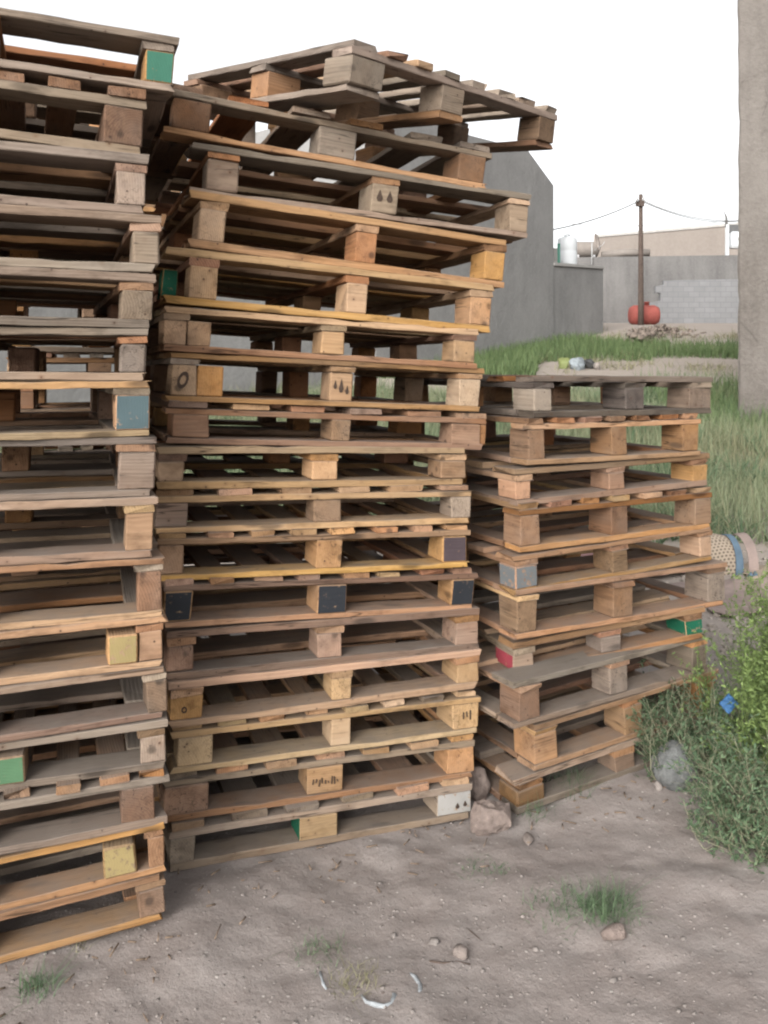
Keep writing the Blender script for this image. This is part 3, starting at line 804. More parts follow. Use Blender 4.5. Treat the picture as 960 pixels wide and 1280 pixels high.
M_BROWNP = flat('pole_brown', (.075, .055, .045), .8, .3, 6, .004)
M_TANKB = flat('tank_beige', (.19, .167, .148), .7, .15, 3)
M_DISH = flat('dish_cream', (.36, .31, .275), .6, .12, 4)
M_WIRE = flat('wire_dark', (.12, .115, .11), .7, .1, 3)
M_METAL = flat('metal_grey', (.35, .35, .35), .5, .15, 6)
dk = 26.0
b0 = at(709, 329, dk); b0.z = ztop
tank = empty('water_tank', b0); tag(tank, 'white upright water tank on the roof terrace beside the grey house', 'water tank')
R = 12 / F * dk; H = zrow(296, dk) - ztop
lathe('tank_body', [(R * .97, 0), (R, .05), (R, H * .28), (R * .97, H * .3), (R, H * .32), (R, H * .62), (R * .97, H * .64), (R, H * .66), (R, H * .93), (R * .9, H * .97), (R * .5, H)], b0, M_WHITE, tank)
lathe('lid', [(R * .32, H + .002), (R * .34, H + .05), (R * .28, H + .09), (R * .1, H + .1)], b0, M_WHITE, tank, 18)
bb = at(691, 331, 24.7); bb.z = ztop
scr = empty('roof_screen', bb); tag(scr, 'pale panel in a green frame standing left of the white tank', 'screen')
for nm, m, x0_, x1_, z0_, z1_ in (('panel', M_HOUSE_TRIM, -.1, .13, .06, .72), ('frame_post', M_GREEN, .135, .21, 0, .86), ('frame_post', M_GREEN, -.17, -.105, 0, .8)):
    bm = bmesh.new(); bmesh.ops.create_cube(bm, size=1)
    for v in bm.verts: v.co = Vector(((x0_ + x1_) / 2 + v.co.x * (x1_ - x0_), v.co.y * .06, (z0_ + z1_) / 2 + v.co.z * (z1_ - z0_)))
    bmesh.ops.bevel(bm, geom=list(bm.edges), offset=.006, segments=1, affect='EDGES')
    bm_obj(nm, bm, m, scr)

# far boundary wall, block wall in front of it, beige building behind
def wall_between(name, xa, xb, ytop_a, ytop_b, da, db, zb, thick, mat):
    a = at(xa, 400, da); b = at(xb, 400, db)
    o_ = Vector((a.x, a.y)); d_ = Vector((b.x - a.x, b.y - a.y)); L_ = d_.length; d_.normalize()
    return upright(name, [(0, zb), (L_, zb), (L_, zrow(ytop_b, db)), (0, zrow(ytop_a, da))], o_, d_, thick, mat)
o = wall_between('boundary_wall', 690, 1120, 322, 316, 35.5, 34.5, 2.6, .3, M_FAR)
tag(o, 'stained dark grey boundary wall behind the red tank', 'wall')
def rock_wall():
    # ragged-edged blockwork leaf standing against the far wall
    d = 33.6
    a = at(810, 400, d); L_ = (1120 - 810) / F * d
    steps = [(0, 402), (0, 392), (.25, 392), (.25, 384), (.05, 384), (.05, 378), (.5, 376), (.5, 366), (.3, 366), (.3, 358), (.62, 356), (.62, 351), (1.6, 350)]
    prof = [(s, zrow(y, d)) for s, y in steps] + [(L_, zrow(347, d)), (L_, 2.7), (0, 2.7)]
    o = upright('block_wall', prof, Vector((a.x, a.y)), Vector((1, -.02)).normalized(), .2, M_BLOCKS)
    # textures read along x and height
    tag(o, 'lower bare concrete block wall with a ragged left edge, in front of the boundary wall', 'wall')
rock_wall()
bl = empty('beige_building', (at(830, 300, 48).x, 48, 3.5)); tag(bl, 'long low beige building showing above the boundary wall', 'building')
o = wall_between('facade', 745, 1150, 297, 262, 50, 44, 3.0, 9.0, M_BEIGE); child(o, bl)
a_, b_ = at(745, 297, 50), at(1150, 262, 44)
o_ = Vector((a_.x, a_.y)); d_ = Vector((b_.x - a_.x, b_.y - a_.y)); L_ = d_.length; d_.normalize()
child(upright('parapet_cap', [(0, a_.z + .004), (L_, b_.z + .004), (L_, b_.z + .16), (0, a_.z + .16)], o_ + Vector((d_.y, -d_.x)) * .08, d_, .4, M_HOUSE_TRIM), bl)

# utility pole
pb = at(801, 417, 30); gpb = ground_z(pb.x, 30)
ph = zrow(243, 30) - gpb
pole = empty('utility_pole', (pb.x, 30, gpb - .05)); tag(pole, 'thin brown utility pole rising beside the red tank', 'pole')
lathe('shaft', [(.105, -.2), (.1, 1.0), (.085, ph * .6), (.07, ph + .05)], None, M_BROWNP, pole, 12)
bm = bmesh.new(); bmesh.ops.create_cube(bm, size=1)
for v in bm.verts: v.co = Vector((v.co.x * .3 - .06, v.co.y * .1 - .1, ph - .3 + v.co.z * .2))
bmesh.ops.bevel(bm, geom=list(bm.edges), offset=.01, segments=1, affect='EDGES'); bm_obj('bracket', bm, M_BROWNP, pole)
for dx in (-.17, .06):
    lathe('insulator', [(.03, 0), (.055, .03), (.035, .07), (.055, .1), (.02, .15)], None, M_METAL, pole, 10).location = (dx, -.1, ph - .2)

def tube(name, pts, r, mat, parent=None, n=6):
    bm = bmesh.new(); rings = []
    pts = [Vector(p) for p in pts]
    for i, p in enumerate(pts):
        t = (pts[min(i + 1, len(pts) - 1)] - pts[max(i - 1, 0)]).normalized()
        a = t.cross(Vector((0, 0, 1)));
        if a.length < .01: a = t.cross(Vector((1, 0, 0)))
        a.normalize(); b = t.cross(a)
        rr = r[i] if hasattr(r, '__len__') else r
        rings.append([bm.verts.new(p + (a * math.cos(2 * math.pi * k / n) + b * math.sin(2 * math.pi * k / n)) * rr) for k in range(n)])
    for a, b in zip(rings, rings[1:]):
        for k in range(n): bm.faces.new((a[k], a[(k + 1) % n], b[(k + 1) % n], b[k]))
    bm.faces.new(rings[0][::-1]); bm.faces.new(rings[-1])
    bmesh.ops.recalc_face_normals(bm, faces=bm.faces)
    return bm_obj(name, bm, mat, parent, True)
def wire(p, q, sag, label, r=.018):
    pts = [p.lerp(q, i / 24) - Vector((0, 0, sag * 4 * (i / 24) * (1 - i / 24))) for i in range(25)]
    tag(tube('power_line', pts, r, M_WIRE), label, 'wire', 'wires strung from the pole')
wire(at(799, 251, 29.9), at(686, 288, 24.6), .12, 'wire sloping down from the pole to the corner of the grey house', .022)
wire(at(803, 250, 29.9), at(960, 272, 27), .35, 'upper wire from the pole top towards the rough wall on the right')
wire(at(803, 252, 29.95), at(960, 266, 44), .6, 'thinner wire from the pole crossing above the beige building')
wire(at(700, 279, 40), at(960, 271, 40), .25, 'faint nearly level wire crossing behind the pole', .014)

# red tank lying in front of the wall
c = at(805, 396, 31.0); r = 12.5 / F * 31; hw = 18 / F * 31
gzt = ground_z(c.x, 31)
rt = empty('oil_tank', (c.x, 31, gzt)); tag(rt, 'rusty red fuel tank lying on the ground behind the pole', 'tank')
o = lathe('tank_body', [(r * .25, -hw - .04), (r * .8, -hw + .02), (r, -hw + .16), (r * 1.0, 0), (r, hw - .16), (r * .8, hw - .02), (r * .25, hw + .04)], None, M_RUST, rt, 28, 'x'); o.location.z = r - .03
o = lathe('filler_neck', [(.09, -.06), (.09, .06), (.11, .065), (.11, .09), (.03, .1)], None, M_RUST, rt, 12); o.location = (.1, 0, 2 * r)
# satellite dish, beige tanks, pipe and AC on the far roofs
c = at(743, 303, 35.2)
dish = empty('satellite_dish', (c.x, 35.2, zrow(322, 35.2))); tag(dish, 'cream satellite dish mounted on the boundary wall', 'satellite dish')
prof = [(r_ * .37, .13 * (r_ ** 2)) for r_ in (.02, .25, .5, .75, 1.0)]
prof2 = prof + [(p[0] * .995, p[1] + .012) for p in reversed(prof)]
o = lathe('reflector', prof2, None, M_DISH, dish, 28); o.rotation_euler = (math.radians(78), 0, math.radians(60)); o.location = (0, 0, .62)
tube('mast', [(-.1, .02, -.3), (-.1, .02, .62)], .025, M_METAL, dish)
tube('feed_arm', [(0, 0, .3), (.28, -.28, .5), (.34, -.34, .62)], .014, M_METAL, dish)
c = at(731, 309, 36.6)
bt = empty('roof_tank', (c.x, 36.6, zrow(325, 36.6))); tag(bt, 'beige horizontal roof tank between the white tank and the dish', 'water tank')
rr = 10 / F * 36.6
o = lathe('tank_body', [(rr * .3, -.62), (rr * .85, -.55), (rr, -.42), (rr, .42), (rr * .85, .55), (rr * .3, .62)], None, M_TANKB, bt, 24, 'x'); o.location.z = rr + .1
for dx in (-.35, .35):
    bm = bmesh.new(); bmesh.ops.create_cube(bm, size=1)
    for v in bm.verts: v.co = Vector((dx + v.co.x * .1, v.co.y * rr * 1.4, -.5 + (v.co.z + .5) * .7))
    bm_obj('cradle', bm, M_METAL, bt)
a_ = at(752, 319, 36.4); b_ = at(812, 316, 36.2)
tag(tube('roof_pipe', [a_, a_.lerp(b_, .5) + Vector((0, 0, .05)), b_], .16, M_TANKB, n=12), 'long pale pipe lying along the top of the boundary wall', 'pipe')
c = at(924, 306, 36)
ac = empty('air_conditioner', (c.x, 36, zrow(310, 36))); tag(ac, 'white air conditioner on a pale post above the boundary wall', 'air conditioner')
def boxpart(name, lo, hi, mat, parent, bev=.01):
    bm = bmesh.new(); bmesh.ops.create_cube(bm, size=1)
    for v in bm.verts: v.co = Vector([(lo[i] + hi[i]) / 2 + v.co[i] * (hi[i] - lo[i]) for i in range(3)])
    bmesh.ops.bevel(bm, geom=list(bm.edges), offset=bev, segments=2, affect='EDGES'); return bm_obj(name, bm, mat, parent)
boxpart('casing', (-.38, -.17, .05), (.38, .17, .68), M_WHITE, ac, .03)
o = lathe('fan_grille', [(.21, -.012), (.22, 0), (.2, .02), (.05, .022)], None, flat('grille_dark', (.05, .05, .05), .6, .2, 8), ac, 24); o.rotation_euler = (math.radians(90), 0, 0); o.location = (.1, -.17, .36)
boxpart('bracket', (-.42, -.16, -.02), (.4, .16, .045), M_METAL, ac, .005)
boxpart('post', (-.58, -.07, -.6), (-.46, .07, 1.0), M_WHITE, ac, .01)
boxpart('bracket', (-.455, -.05, .66), (.3, .05, 1.0), flat('bracket_dark', (.09, .09, .09), .7, .2, 5), ac, .01)
a_ = at(908, 284, 36)
tag(tube('iron_bar', [Vector((a_.x, 36, zrow(310, 36) + .9)), at(908, 272, 36), at(905, 264, 36)], [.06, .05, .015], M_WIRE), 'short dark bar sticking up above the white post', 'bar')

# tall rough plastered building at the right edge
tb = at(922, 485, 13.0)
tz = ground_z(tb.x, 13) - .4
ang = math.radians(-14)
d_ = Vector((math.cos(ang), math.sin(ang))); n_ = Vector((-d_.y, d_.x))
p0 = Vector((tb.x, tb.y)); poly = [p0, p0 + d_ * 9, p0 + d_ * 9 + n_ * .001 + Vector((.6, 1)).normalized() * 8, p0 + Vector((.6, 1)).normalized() * 8]
o = prism('rough_building', poly, tz, tz + 9.5, M_TOWER, bevel=.035)
# uneven plaster: subdivide front and push
bm = bmesh.new(); bm.from_mesh(o.data)
bmesh.ops.subdivide_edges(bm, edges=[e for e in bm.edges if e.calc_length() > 2], cuts=60, use_grid_fill=True)
for v in bm.verts:
    k = mnoise.noise(v.co * 1.6) * .02 + mnoise.noise(v.co * 4) * .013 + mnoise.noise(v.co * 9) * .008
    v.co += Vector((k * .7, -k, 0))
bm.to_mesh(o.data); bm.free()
o.location.z = 0
for v in o.data.vertices: v.co.z -= tz
o.location.z = tz
tag(o, 'tall building of rough brownish plaster at the right edge, above the meadow', 'building')

# ------------------------------------------------------------------ vegetation
def blades(name, P, H, W, mat, lean=.35, parent=None, segs=2, curl=.5, origin=(0, 0, 0)):
    """many bent grass blades; P base points (n,3), H heights, W widths"""
    n = len(P)
    az = rng.uniform(0, 2 * math.pi, n); ln = rng.normal(0, lean, n)
    dx, dy = np.cos(az), np.sin(az); px, py = -dy, dx
    fa = rng.uniform(0, 2 * math.pi, n); px, py = np.cos(fa), np.sin(fa)
    V = np.zeros((n, 2 * (segs + 1), 3))
    for s in range(segs + 1):
        t = s / segs
        bend = ln * (t + curl * t * t)
        cx = P[:, 0] + dx * bend * H; cy = P[:, 1] + dy * bend * H; cz = P[:, 2] + H * t * np.clip(1 - .25 * np.abs(bend), .3, 1)
        wd = W * (1 - t * .92) * .5
        V[:, 2 * s, :] = np.stack([cx - px * wd, cy - py * wd, cz], 1)
        V[:, 2 * s + 1, :] = np.stack([cx + px * wd, cy + py * wd, cz], 1)
    base = np.arange(n)[:, None] * (2 * (segs + 1))
    Q = np.concatenate([base + np.array([2 * s, 2 * s + 1, 2 * s + 3, 2 * s + 2]) for s in range(segs)], 0)
    return np_mesh(name, V.reshape(-1, 3) - np.array(origin), Q, mat, parent)

def gzs(xy): return np.array([ground_z(x, y) for x, y in xy])

# meadow behind the stacks
def scatter(n, x0, x1, y0, y1, dens):
    out = []
    while len(out) < n:
        x, y = random.uniform(x0, x1), random.uniform(y0, y1)
        if random.random() < dens(x, y): out.append((x, y))
    return np.array(out)
def clump(x, y, s=.5, seed=0): return mnoise.noise(Vector((x * s, y * s, seed))) * .5 + .5
def fan(x, y): return abs(x - y * .15) < y * .75
xy = scatter(60000, -8, 9, 7.0, 16, lambda x, y: fan(x, y) * (.25 + .75 * smooth01(.3, .5, clump(x, y, .55, 3))) * smooth01(6.8, 8.4, y + (x > 2.5) * .6))
P = np.column_stack([xy, gzs(xy) - .02])
hh = np.array([.16 + .34 * clump(x, y, .8, 8) for x, y in xy]) * rng.uniform(.6, 1.25, len(xy))
tag(blades('meadow_grass', P, hh, rng.uniform(.008, .016, len(P)), LEAF['meadow'], .45), kind='stuff')
xy = scatter(15000, -8, 9, 7.0, 16, lambda x, y: fan(x, y) * smooth01(.35, .7, clump(x, y, .5, 13)))
P = np.column_stack([xy, gzs(xy) - .02])
tag(blades('dry_grass', P, rng.uniform(.2, .55, len(P)), rng.uniform(.005, .009, len(P)), LEAF['dry'], .5), kind='stuff')
cl = scatter(1500, -8, 9, 7.2, 16, lambda x, y: fan(x, y) * smooth01(.4, .65, clump(x, y, .9, 44)))
xy = np.repeat(cl, 14, 0) + rng.normal(0, .05, (len(cl) * 14, 2))
P = np.column_stack([xy, gzs(xy) - .02])
hb_ = np.repeat(rng.uniform(.12, .5, len(cl)), 14) * rng.uniform(.6, 1.1, len(P))
tag(blades('meadow_weeds', P, hb_, rng.uniform(.014, .028, len(P)), LEAF['bluish'], .75), kind='stuff')
xy = scatter(9000, -11, 11, 18.2, 27.5, lambda x, y: smooth01(.45, .7, clump(x, y, .9, 61)))
P = np.column_stack([xy, gzs(xy) - .03])
tag(blades('track_weeds', P, rng.uniform(.08, .3, len(P)), rng.uniform(.015, .03, len(P)), LEAF['dry'], .8), kind='stuff')
# green strip before the far wall, with a gap for the track
def strip_d(x, y):
    e = .6 * mnoise.noise(Vector((x * .35, 0, 7)))
    near = 20.2 - 2.6 * (1 - smooth01(3.1, 3.9, x + e * .4))
    inside = smooth01(near + e, near + .5 + e, y + (x > 6.6) * -.5) * (1 - smooth01(24.4 + e, 25.2 + e, y + (x > 6.2) * 1.1))
    bare = 1 - .85 * math.exp(-((x - 7.6) ** 2) / .9 - ((y - 24.6) ** 2) / 3)
    return inside * bare * (.35 + .65 * smooth01(.3, .5, clump(x, y, .5, 21)))
xy = scatter(52000, -12, 12, 16.8, 26.5, strip_d)
P = np.column_stack([xy, gzs(xy) - .03])
tag(blades('strip_grass', P, rng.uniform(.18, .42, len(P)), rng.uniform(.018, .03, len(P)), LEAF['strip'], .35), kind='stuff')
# small patch at the foot of the rough building
xy = scatter(5000, 4.9, 9, 12.2, 16.5, lambda x, y: .8)
P = np.column_stack([xy, gzs(xy) - .03])
tag(blades('tall_grass', P, rng.uniform(.3, .6, len(P)), rng.uniform(.012, .022, len(P)), LEAF['strip'], .4), kind='stuff')

def shrub(name, loc, rad, height, nstem, mat, label, group, twig=7, leaf=.016, lw=.0035, nleaf=9, stalks=0, lean=1.0, seed=1, side=None):
    """feathery weed: thin stems fanning from a base, twigs along them, narrow leaves along the twigs"""
    r = np.random.default_rng(seed)
    root = empty(name, loc); tag(root, label, 'bush', group)
    sv, sq, lvP, lvD, lvL = [], [], [], [], []
    def strand(p, q, r0, r1, bend):
        n = 5; pts = []
        for i in range(n + 1):
            t = i / n; pts.append(p + (q - p) * t + bend * math.sin(math.pi * t))
        return np.array(pts)
    def add_tube(pts, r0, r1):
        k = len(pts); b0 = sum(len(a) for a in sv)
        ring = []
        for i, p in enumerate(pts):
            rr = r0 + (r1 - r0) * i / (k - 1)
            for a in (0, 2.094, 4.189): ring.append(p + np.array([math.cos(a) * rr, math.sin(a) * rr, 0]))
        sv.append(np.array(ring))
        for i in range(k - 1):
            for j in range(3): sq.append((b0 + i * 3 + j, b0 + i * 3 + (j + 1) % 3, b0 + (i + 1) * 3 + (j + 1) % 3, b0 + (i + 1) * 3 + j))
    for s in range(nstem):
        a = r.uniform(0, 2 * math.pi); rr = rad * math.sqrt(r.uniform(.01, 1))
        b = np.array([math.cos(a) * rr * .45, math.sin(a) * rr * .45, -.01])
        hgt = height * r.uniform(.55, 1.05) * (1 - .35 * (rr / rad) ** 2)
        tip = np.array([math.cos(a) * rr * lean, math.sin(a) * rr * lean, hgt]) + r.normal(0, .03, 3) * (height / .5)
        if side is not None: tip[:2] += np.array(side) * r.uniform(.2, 1)
        pts = strand(b, tip, 0, 0, r.normal(0, .03, 3))
        add_tube(pts, .0028, .001)
        for w_ in range(twig):
            t = r.uniform(.12, 1); i = min(int(t * 5), 4); f = t * 5 - i
            p = pts[i] * (1 - f) + pts[i + 1] * f
            d = r.normal(0, 1, 3); d[2] = abs(d[2]) * .8 + .25; d /= np.linalg.norm(d)
            ln = r.uniform(.05, .16) * (height / .55) ** .6
            q = p + d * ln
            tp = strand(p, q, 0, 0, r.normal(0, .008, 3))
            add_tube(tp, .0012, .0006)
            for l_ in range(nleaf):
                t2 = r.uniform(.05, 1.05); lp = p + (q - p) * t2
                dd = d * .5 + r.normal(0, .7, 3); dd /= np.linalg.norm(dd) + 1e-6
                lvP.append(lp); lvD.append(dd); lvL.append(leaf * r.uniform(.6, 1.5))
    np_mesh('stems', np.concatenate(sv), np.array(sq), LEAF['stalk'] if stalks else mat, root)
    P, D, L_ = np.array(lvP), np.array(lvD), np.array(lvL)[:, None]
    S = np.cross(D, r.normal(0, 1, D.shape)); S /= np.linalg.norm(S, axis=1)[:, None] + 1e-6
    wv = lw * r.uniform(.7, 1.3, (len(P), 1))
    V = np.stack([P, P + D * L_ * .45 + S * wv, P + D * L_, P + D * L_ * .45 - S * wv], 1).reshape(-1, 3)
    Q = np.arange(len(V)).reshape(-1, 4)
    np_mesh('foliage', V, Q, mat, root)
    return root
def on(x, y): return (x, y, ground_z(x, y))
shrub('bush', on(2.05, 3.75), .55, .6, 110, LEAF['bright'], 'tall feathery bright green bush at the right edge, by the pallets', None, 10, .017, .0034, 13, seed=1)
shrub('bush', on(1.52, 3.1), .4, .5, 120, LEAF['bright'], 'mid-height green bush holding a blue scrap', None, 10, .016, .0032, 13, seed=2)
shrub('bush', on(1.62, 3.45), .22, .78, 26, LEAF['bright'], 'taller upright stems standing out of the green bushes', None, 16, .017, .0034, 12, seed=8, lean=.6)
shrub('bush', on(1.78, 3.1), .3, .55, 80, LEAF['bright'], 'green bush filling the right edge below the upright stems', None, 10, .016, .0032, 12, seed=11)
shrub('bush', on(1.36, 2.82), .38, .3, 110, LEAF['bluish'], 'low spiky blue-green bush at the front of the green growth', None, 8, .02, .0028, 9, stalks=1, seed=3)
shrub('bush', on(1.17, 3.2), .26, .32, 85, LEAF['dark'], 'dark green bush against the foot of the right stack', None, 9, .017, .003, 10, seed=4, stalks=1)
shrub('bush', on(1.2, 2.66), .24, .16, 75, LEAF['bluish'], 'small grey-green bush creeping over the dirt in front of the blue-green one', None, 7, .018, .0028, 9, seed=6, stalks=1)

def weed(x, y, rad, height, n, mat, label, w=.0028, lean=.5):
    a = rng.uniform(0, 2 * math.pi, n); rr = rad * np.sqrt(rng.uniform(0, 1, n)) * rng.uniform(.4, 1, n)
    px, py = x + rr * np.cos(a), y + rr * np.sin(a)
    z0 = ground_z(x, y)
    P = np.column_stack([px, py, np.array([ground_z(u, v) for u, v in zip(px, py)]) - .004])
    o = blades('weed_tuft', P, height * rng.uniform(.4, 1.1, n), rng.uniform(.6, 1.2, n) * w, LEAF[mat], lean, segs=3, origin=(x, y, z0))
    o.location = (x, y, z0)
    tag(o, label, 'weed', 'weeds on the dirt')
def gpt(px, py):
    d = 3.0
    for _ in range(20):
        x = (px - CX) / F * d; d = (EYE - ground_z(x, d)) * F / (py - HY)
    return (px - CX) / F * d, d
weed(*gpt(762, 1140), .1, .085, 420, 'bluish', 'dark green grass tuft on the open dirt before the right stack', .0026, .7)
weed(*gpt(708, 1135), .14, .045, 240, 'bluish', 'thin sprawling weed left of the dark grass tuft', .0025, .8)
weed(*gpt(610, 1085), .12, .018, 260, 'bluish', 'sparse flattened weed on the dirt below the pinkish stone', .0028, 1.0)
weed(*gpt(668, 1018), .08, .09, 90, 'bluish', 'wispy weed at the foot of the right stack by the pinkish stone', .0025, .6)
weed(*gpt(712, 985), .12, .11, 130, 'dark', 'dark weed growing out beneath the bottom pallet of the right stack', .0025, .6)
weed(*gpt(445, 1228), .085, .035, 160, 'dry', 'flattened dry weed between the white hose scraps', .0028, 1.1)
weed(*gpt(400, 1190), .1, .03, 170, 'bluish', 'faint dry weed behind the leftmost white scrap', .0025, .9)
weed(*gpt(48, 1238), .06, .06, 170, 'bluish', 'small green tuft on the dirt by the left stack', .003, .6)
weed(*gpt(105, 1180), .05, .03, 50, 'dry', 'sparse weed at the edge of the lowest left pallet', .0025, .7)
weed(*gpt(815, 1090), .08, .012, 50, 'dry', 'low stubble on the dirt left of the blue-green bush', .0025, 1.0)

# ------------------------------------------------------------------ stones and litter
def stone(name, x, y, size, mat, label, cat='stone', group=None, sub=3, rough=.28, sink=.2, seed=0, facets=0):
    bm = bmesh.new(); bmesh.ops.create_icosphere(bm, subdivisions=sub, radius=1)
    rr = random.Random(seed); off = Vector((rr.uniform(0, 50), rr.uniform(0, 50), rr.uniform(0, 50)))
    cuts = [(Vector((rr.gauss(0, 1), rr.gauss(0, 1), rr.gauss(0, .7))).normalized(), rr.uniform(.55, .85)) for _ in range(facets)]
    for v in bm.verts:
        p = v.co.copy(); k = 1 + rough * mnoise.noise(p * 1.1 + off) + rough * .45 * mnoise.noise(p * 2.7 + off) + rough * .18 * mnoise.noise(p * 7 + off)
        p = p * k
        for nrm, d in cuts:
            e = p.dot(nrm) - d
            if e > 0: p -= nrm * e * .9
        v.co = Vector((p.x * size[0], p.y * size[1], p.z * size[2]))
    o = bm_obj(name, bm, mat, None, sub > 2)
    o.location = (x, y, ground_z(x, y) + size[2] * (1 - 2 * sink)); o.rotation_euler.z = rr.uniform(0, 6)
    return tag(o, label, cat, group)
x, y = gpt(851, 992)
stone('boulder', x, y + .07, (.086, .08, .088), M_ROCK, 'rounded grey rock at the foot of the bushes', seed=4, sub=4, rough=.16, sink=.12)
x, y = gpt(614, 1046)
stone('stone', x, y + .05, (.098, .066, .056), M_ROCKP, 'large pinkish stone between the middle and right stacks', seed=8, sub=5, facets=8, sink=.14, rough=.42)
x, y = gpt(596, 1010)
stone('stone', x + .01, y + .06, (.045, .05, .075), M_ROCKP, 'narrow stone wedged at the right foot of the middle stack', seed=9, facets=6)
x, y = gpt(660, 1051)
stone('clod', x, y, (.034, .018, .012), M_CLOD, 'flat shard lying beside the large pinkish stone', 'shard', seed=2, facets=4)
x, y = gpt(767, 1174)
stone('stone', x, y, (.034, .028, .026), M_ROCKP, 'brownish stone below the dark grass tuft', seed=12, facets=5)
x, y = gpt(578, 1197)
stone('stone', x, y, (.024, .02, .018), M_CLOD, 'small clod beside the dark twig on the open dirt', seed=13, facets=4)
x, y = gpt(544, 1022)
stone('stone', x, y, (.02, .016, .013), M_RUB, 'small pale stone against the lowest middle pallet', seed=14, facets=4)
x, y = gpt(822, 986)
stone('stone', x, y, (.022, .018, .016), M_RUB, 'pale pebble at the left foot of the rounded grey rock', seed=15, facets=4)
# tiny gravel: one loose mass
V, Q = [], []
cnt = 0
rg = random.Random(3)
while cnt < 5200:
    d = rg.uniform(1.75, 5.2); x = rg.uniform(-.55, .75) * d
    if clump(x, d, 1.3, 30) < rg.uniform(.2, .75): continue
    s = abs(rg.gauss(0, .0026)) + .0014
    if rg.random() < .04: s *= 2.2
    z = ground_z(x, d) + mnoise.noise(Vector((x, d, 0)) * 9) * .006 + mnoise.noise(Vector((x, d, 0)) * 21) * .0045 + max(0, mnoise.noise(Vector((x, d, 0)) * 5 + Vector((3, 1, 0)))) * .010
    b = len(V); ro = rg.uniform(0, 6)
    for (a_, zz, k) in [(0, -.3, 1), (1, -.3, 1), (2, -.3, 1), (3, -.3, 1), (.5, .7, .6), (1.5, .7, .6), (2.5, .7, .6), (3.5, .7, .6)]:
        ang = a_ * math.pi / 2 + ro; kk = k * rg.uniform(.7, 1.3)
        V.append((x + math.cos(ang) * s * kk * 1.2, d + math.sin(ang) * s * kk, z + zz * s * rg.uniform(.7, 1.2)))
    for i in range(4): Q.append((b + i, b + (i + 1) % 4, b + 4 + (i + 1) % 4, b + 4 + i))
    Q.append((b + 4, b + 5, b + 6, b + 7)); cnt += 1
tag(np_mesh('gravel', np.array(V), np.array(Q), M_PEB), kind='stuff')

V, Q = [], []
for k in range(110):
    t = rg.random(); which = rg.choice(((-.95, 2.12, -.58, 2.27), (-.66, 2.53, .33, 2.92), (-.66, 2.53, .33, 2.92), (.5, 2.93, 1.0, 3.2)))
    x = which[0] + (which[2] - which[0]) * t + rg.gauss(.05, .07); d = which[1] + (which[3] - which[1]) * t - abs(rg.gauss(0, .16)) + .02
    L_ = abs(rg.gauss(0, .010)) + .005; w_ = rg.uniform(.001, .003); a_ = rg.uniform(0, 6.3); b = len(V)
    z = ground_z(x, d) + .008
    c_, s_ = math.cos(a_), math.sin(a_)
    for (uu, vv, zz) in ((-1, -1, 0), (1, -.6, 0), (1, .6, 0), (-1, 1, 0), (-1, -1, 1), (1, -.6, 1), (1, .6, 1), (-1, 1, 1)):
        V.append((x + uu * L_ * c_ - vv * w_ * s_, d + uu * L_ * s_ + vv * w_ * c_, z + zz * .003 + uu * .002))
    for f in ((0, 3, 2, 1), (4, 5, 6, 7), (0, 1, 5, 4), (1, 2, 6, 5), (2, 3, 7, 6), (3, 0, 4, 7)): Q.append(tuple(b + i for i in f))
tag(np_mesh('splinters', np.array(V), np.array(Q), flat('splinter_wood', (.15, .11, .08), .9, .5, 25)), kind='stuff')

M_HOSE = flat('plastic_bluish_white', (.25, .265, .275), .7, .45, 60)
def hose(pts, r, label):
    P3 = [Vector((*gpt(px, py), 0)) for px, py in pts]
    for p in P3: p.z = ground_z(p.x, p.y) + r * random.uniform(.1, .7)
    tag(tube('plastic_scrap', P3, [r * .5] + [r * random.uniform(.7, 1.15) for _ in P3[2:]] + [r * .5], M_HOSE, n=10), label, 'litter', 'white plastic scraps half buried in the dirt')
hose([(452, 1246), (458, 1253), (468, 1257), (480, 1259), (489, 1255), (493, 1246), (491, 1242)], .0055, 'curved white plastic scrap, middle one of three around the dry weed')
hose([(511, 1218), (519, 1224), (525, 1233), (525, 1242), (520, 1249)], .0075, 'white plastic scrap at the right side of the dry weed')
hose([(400, 1217), (402, 1225), (404, 1232), (408, 1238)], .006, 'bluish plastic scrap at the left side of the dry weed')
P3 = [Vector((*gpt(px, py), 0)) for px, py in ((537, 1203), (555, 1206), (572, 1204), (588, 1207))]
for p in P3: p.z = ground_z(p.x, p.y) + .003
tag(tube('twig', P3, [.003, .004, .003, .0015], M_BROWNP), 'dark twig lying on the open dirt', 'twig')
P3 = [Vector((*gpt(px, py), 0)) for px, py in ((577, 1157), (590, 1167), (603, 1178))]
for p in P3: p.z = ground_z(p.x, p.y) + .003
tag(tube('twig', P3, [.0015, .002, .001], M_BROWNP), 'thin slanting twig above the dark one', 'twig')

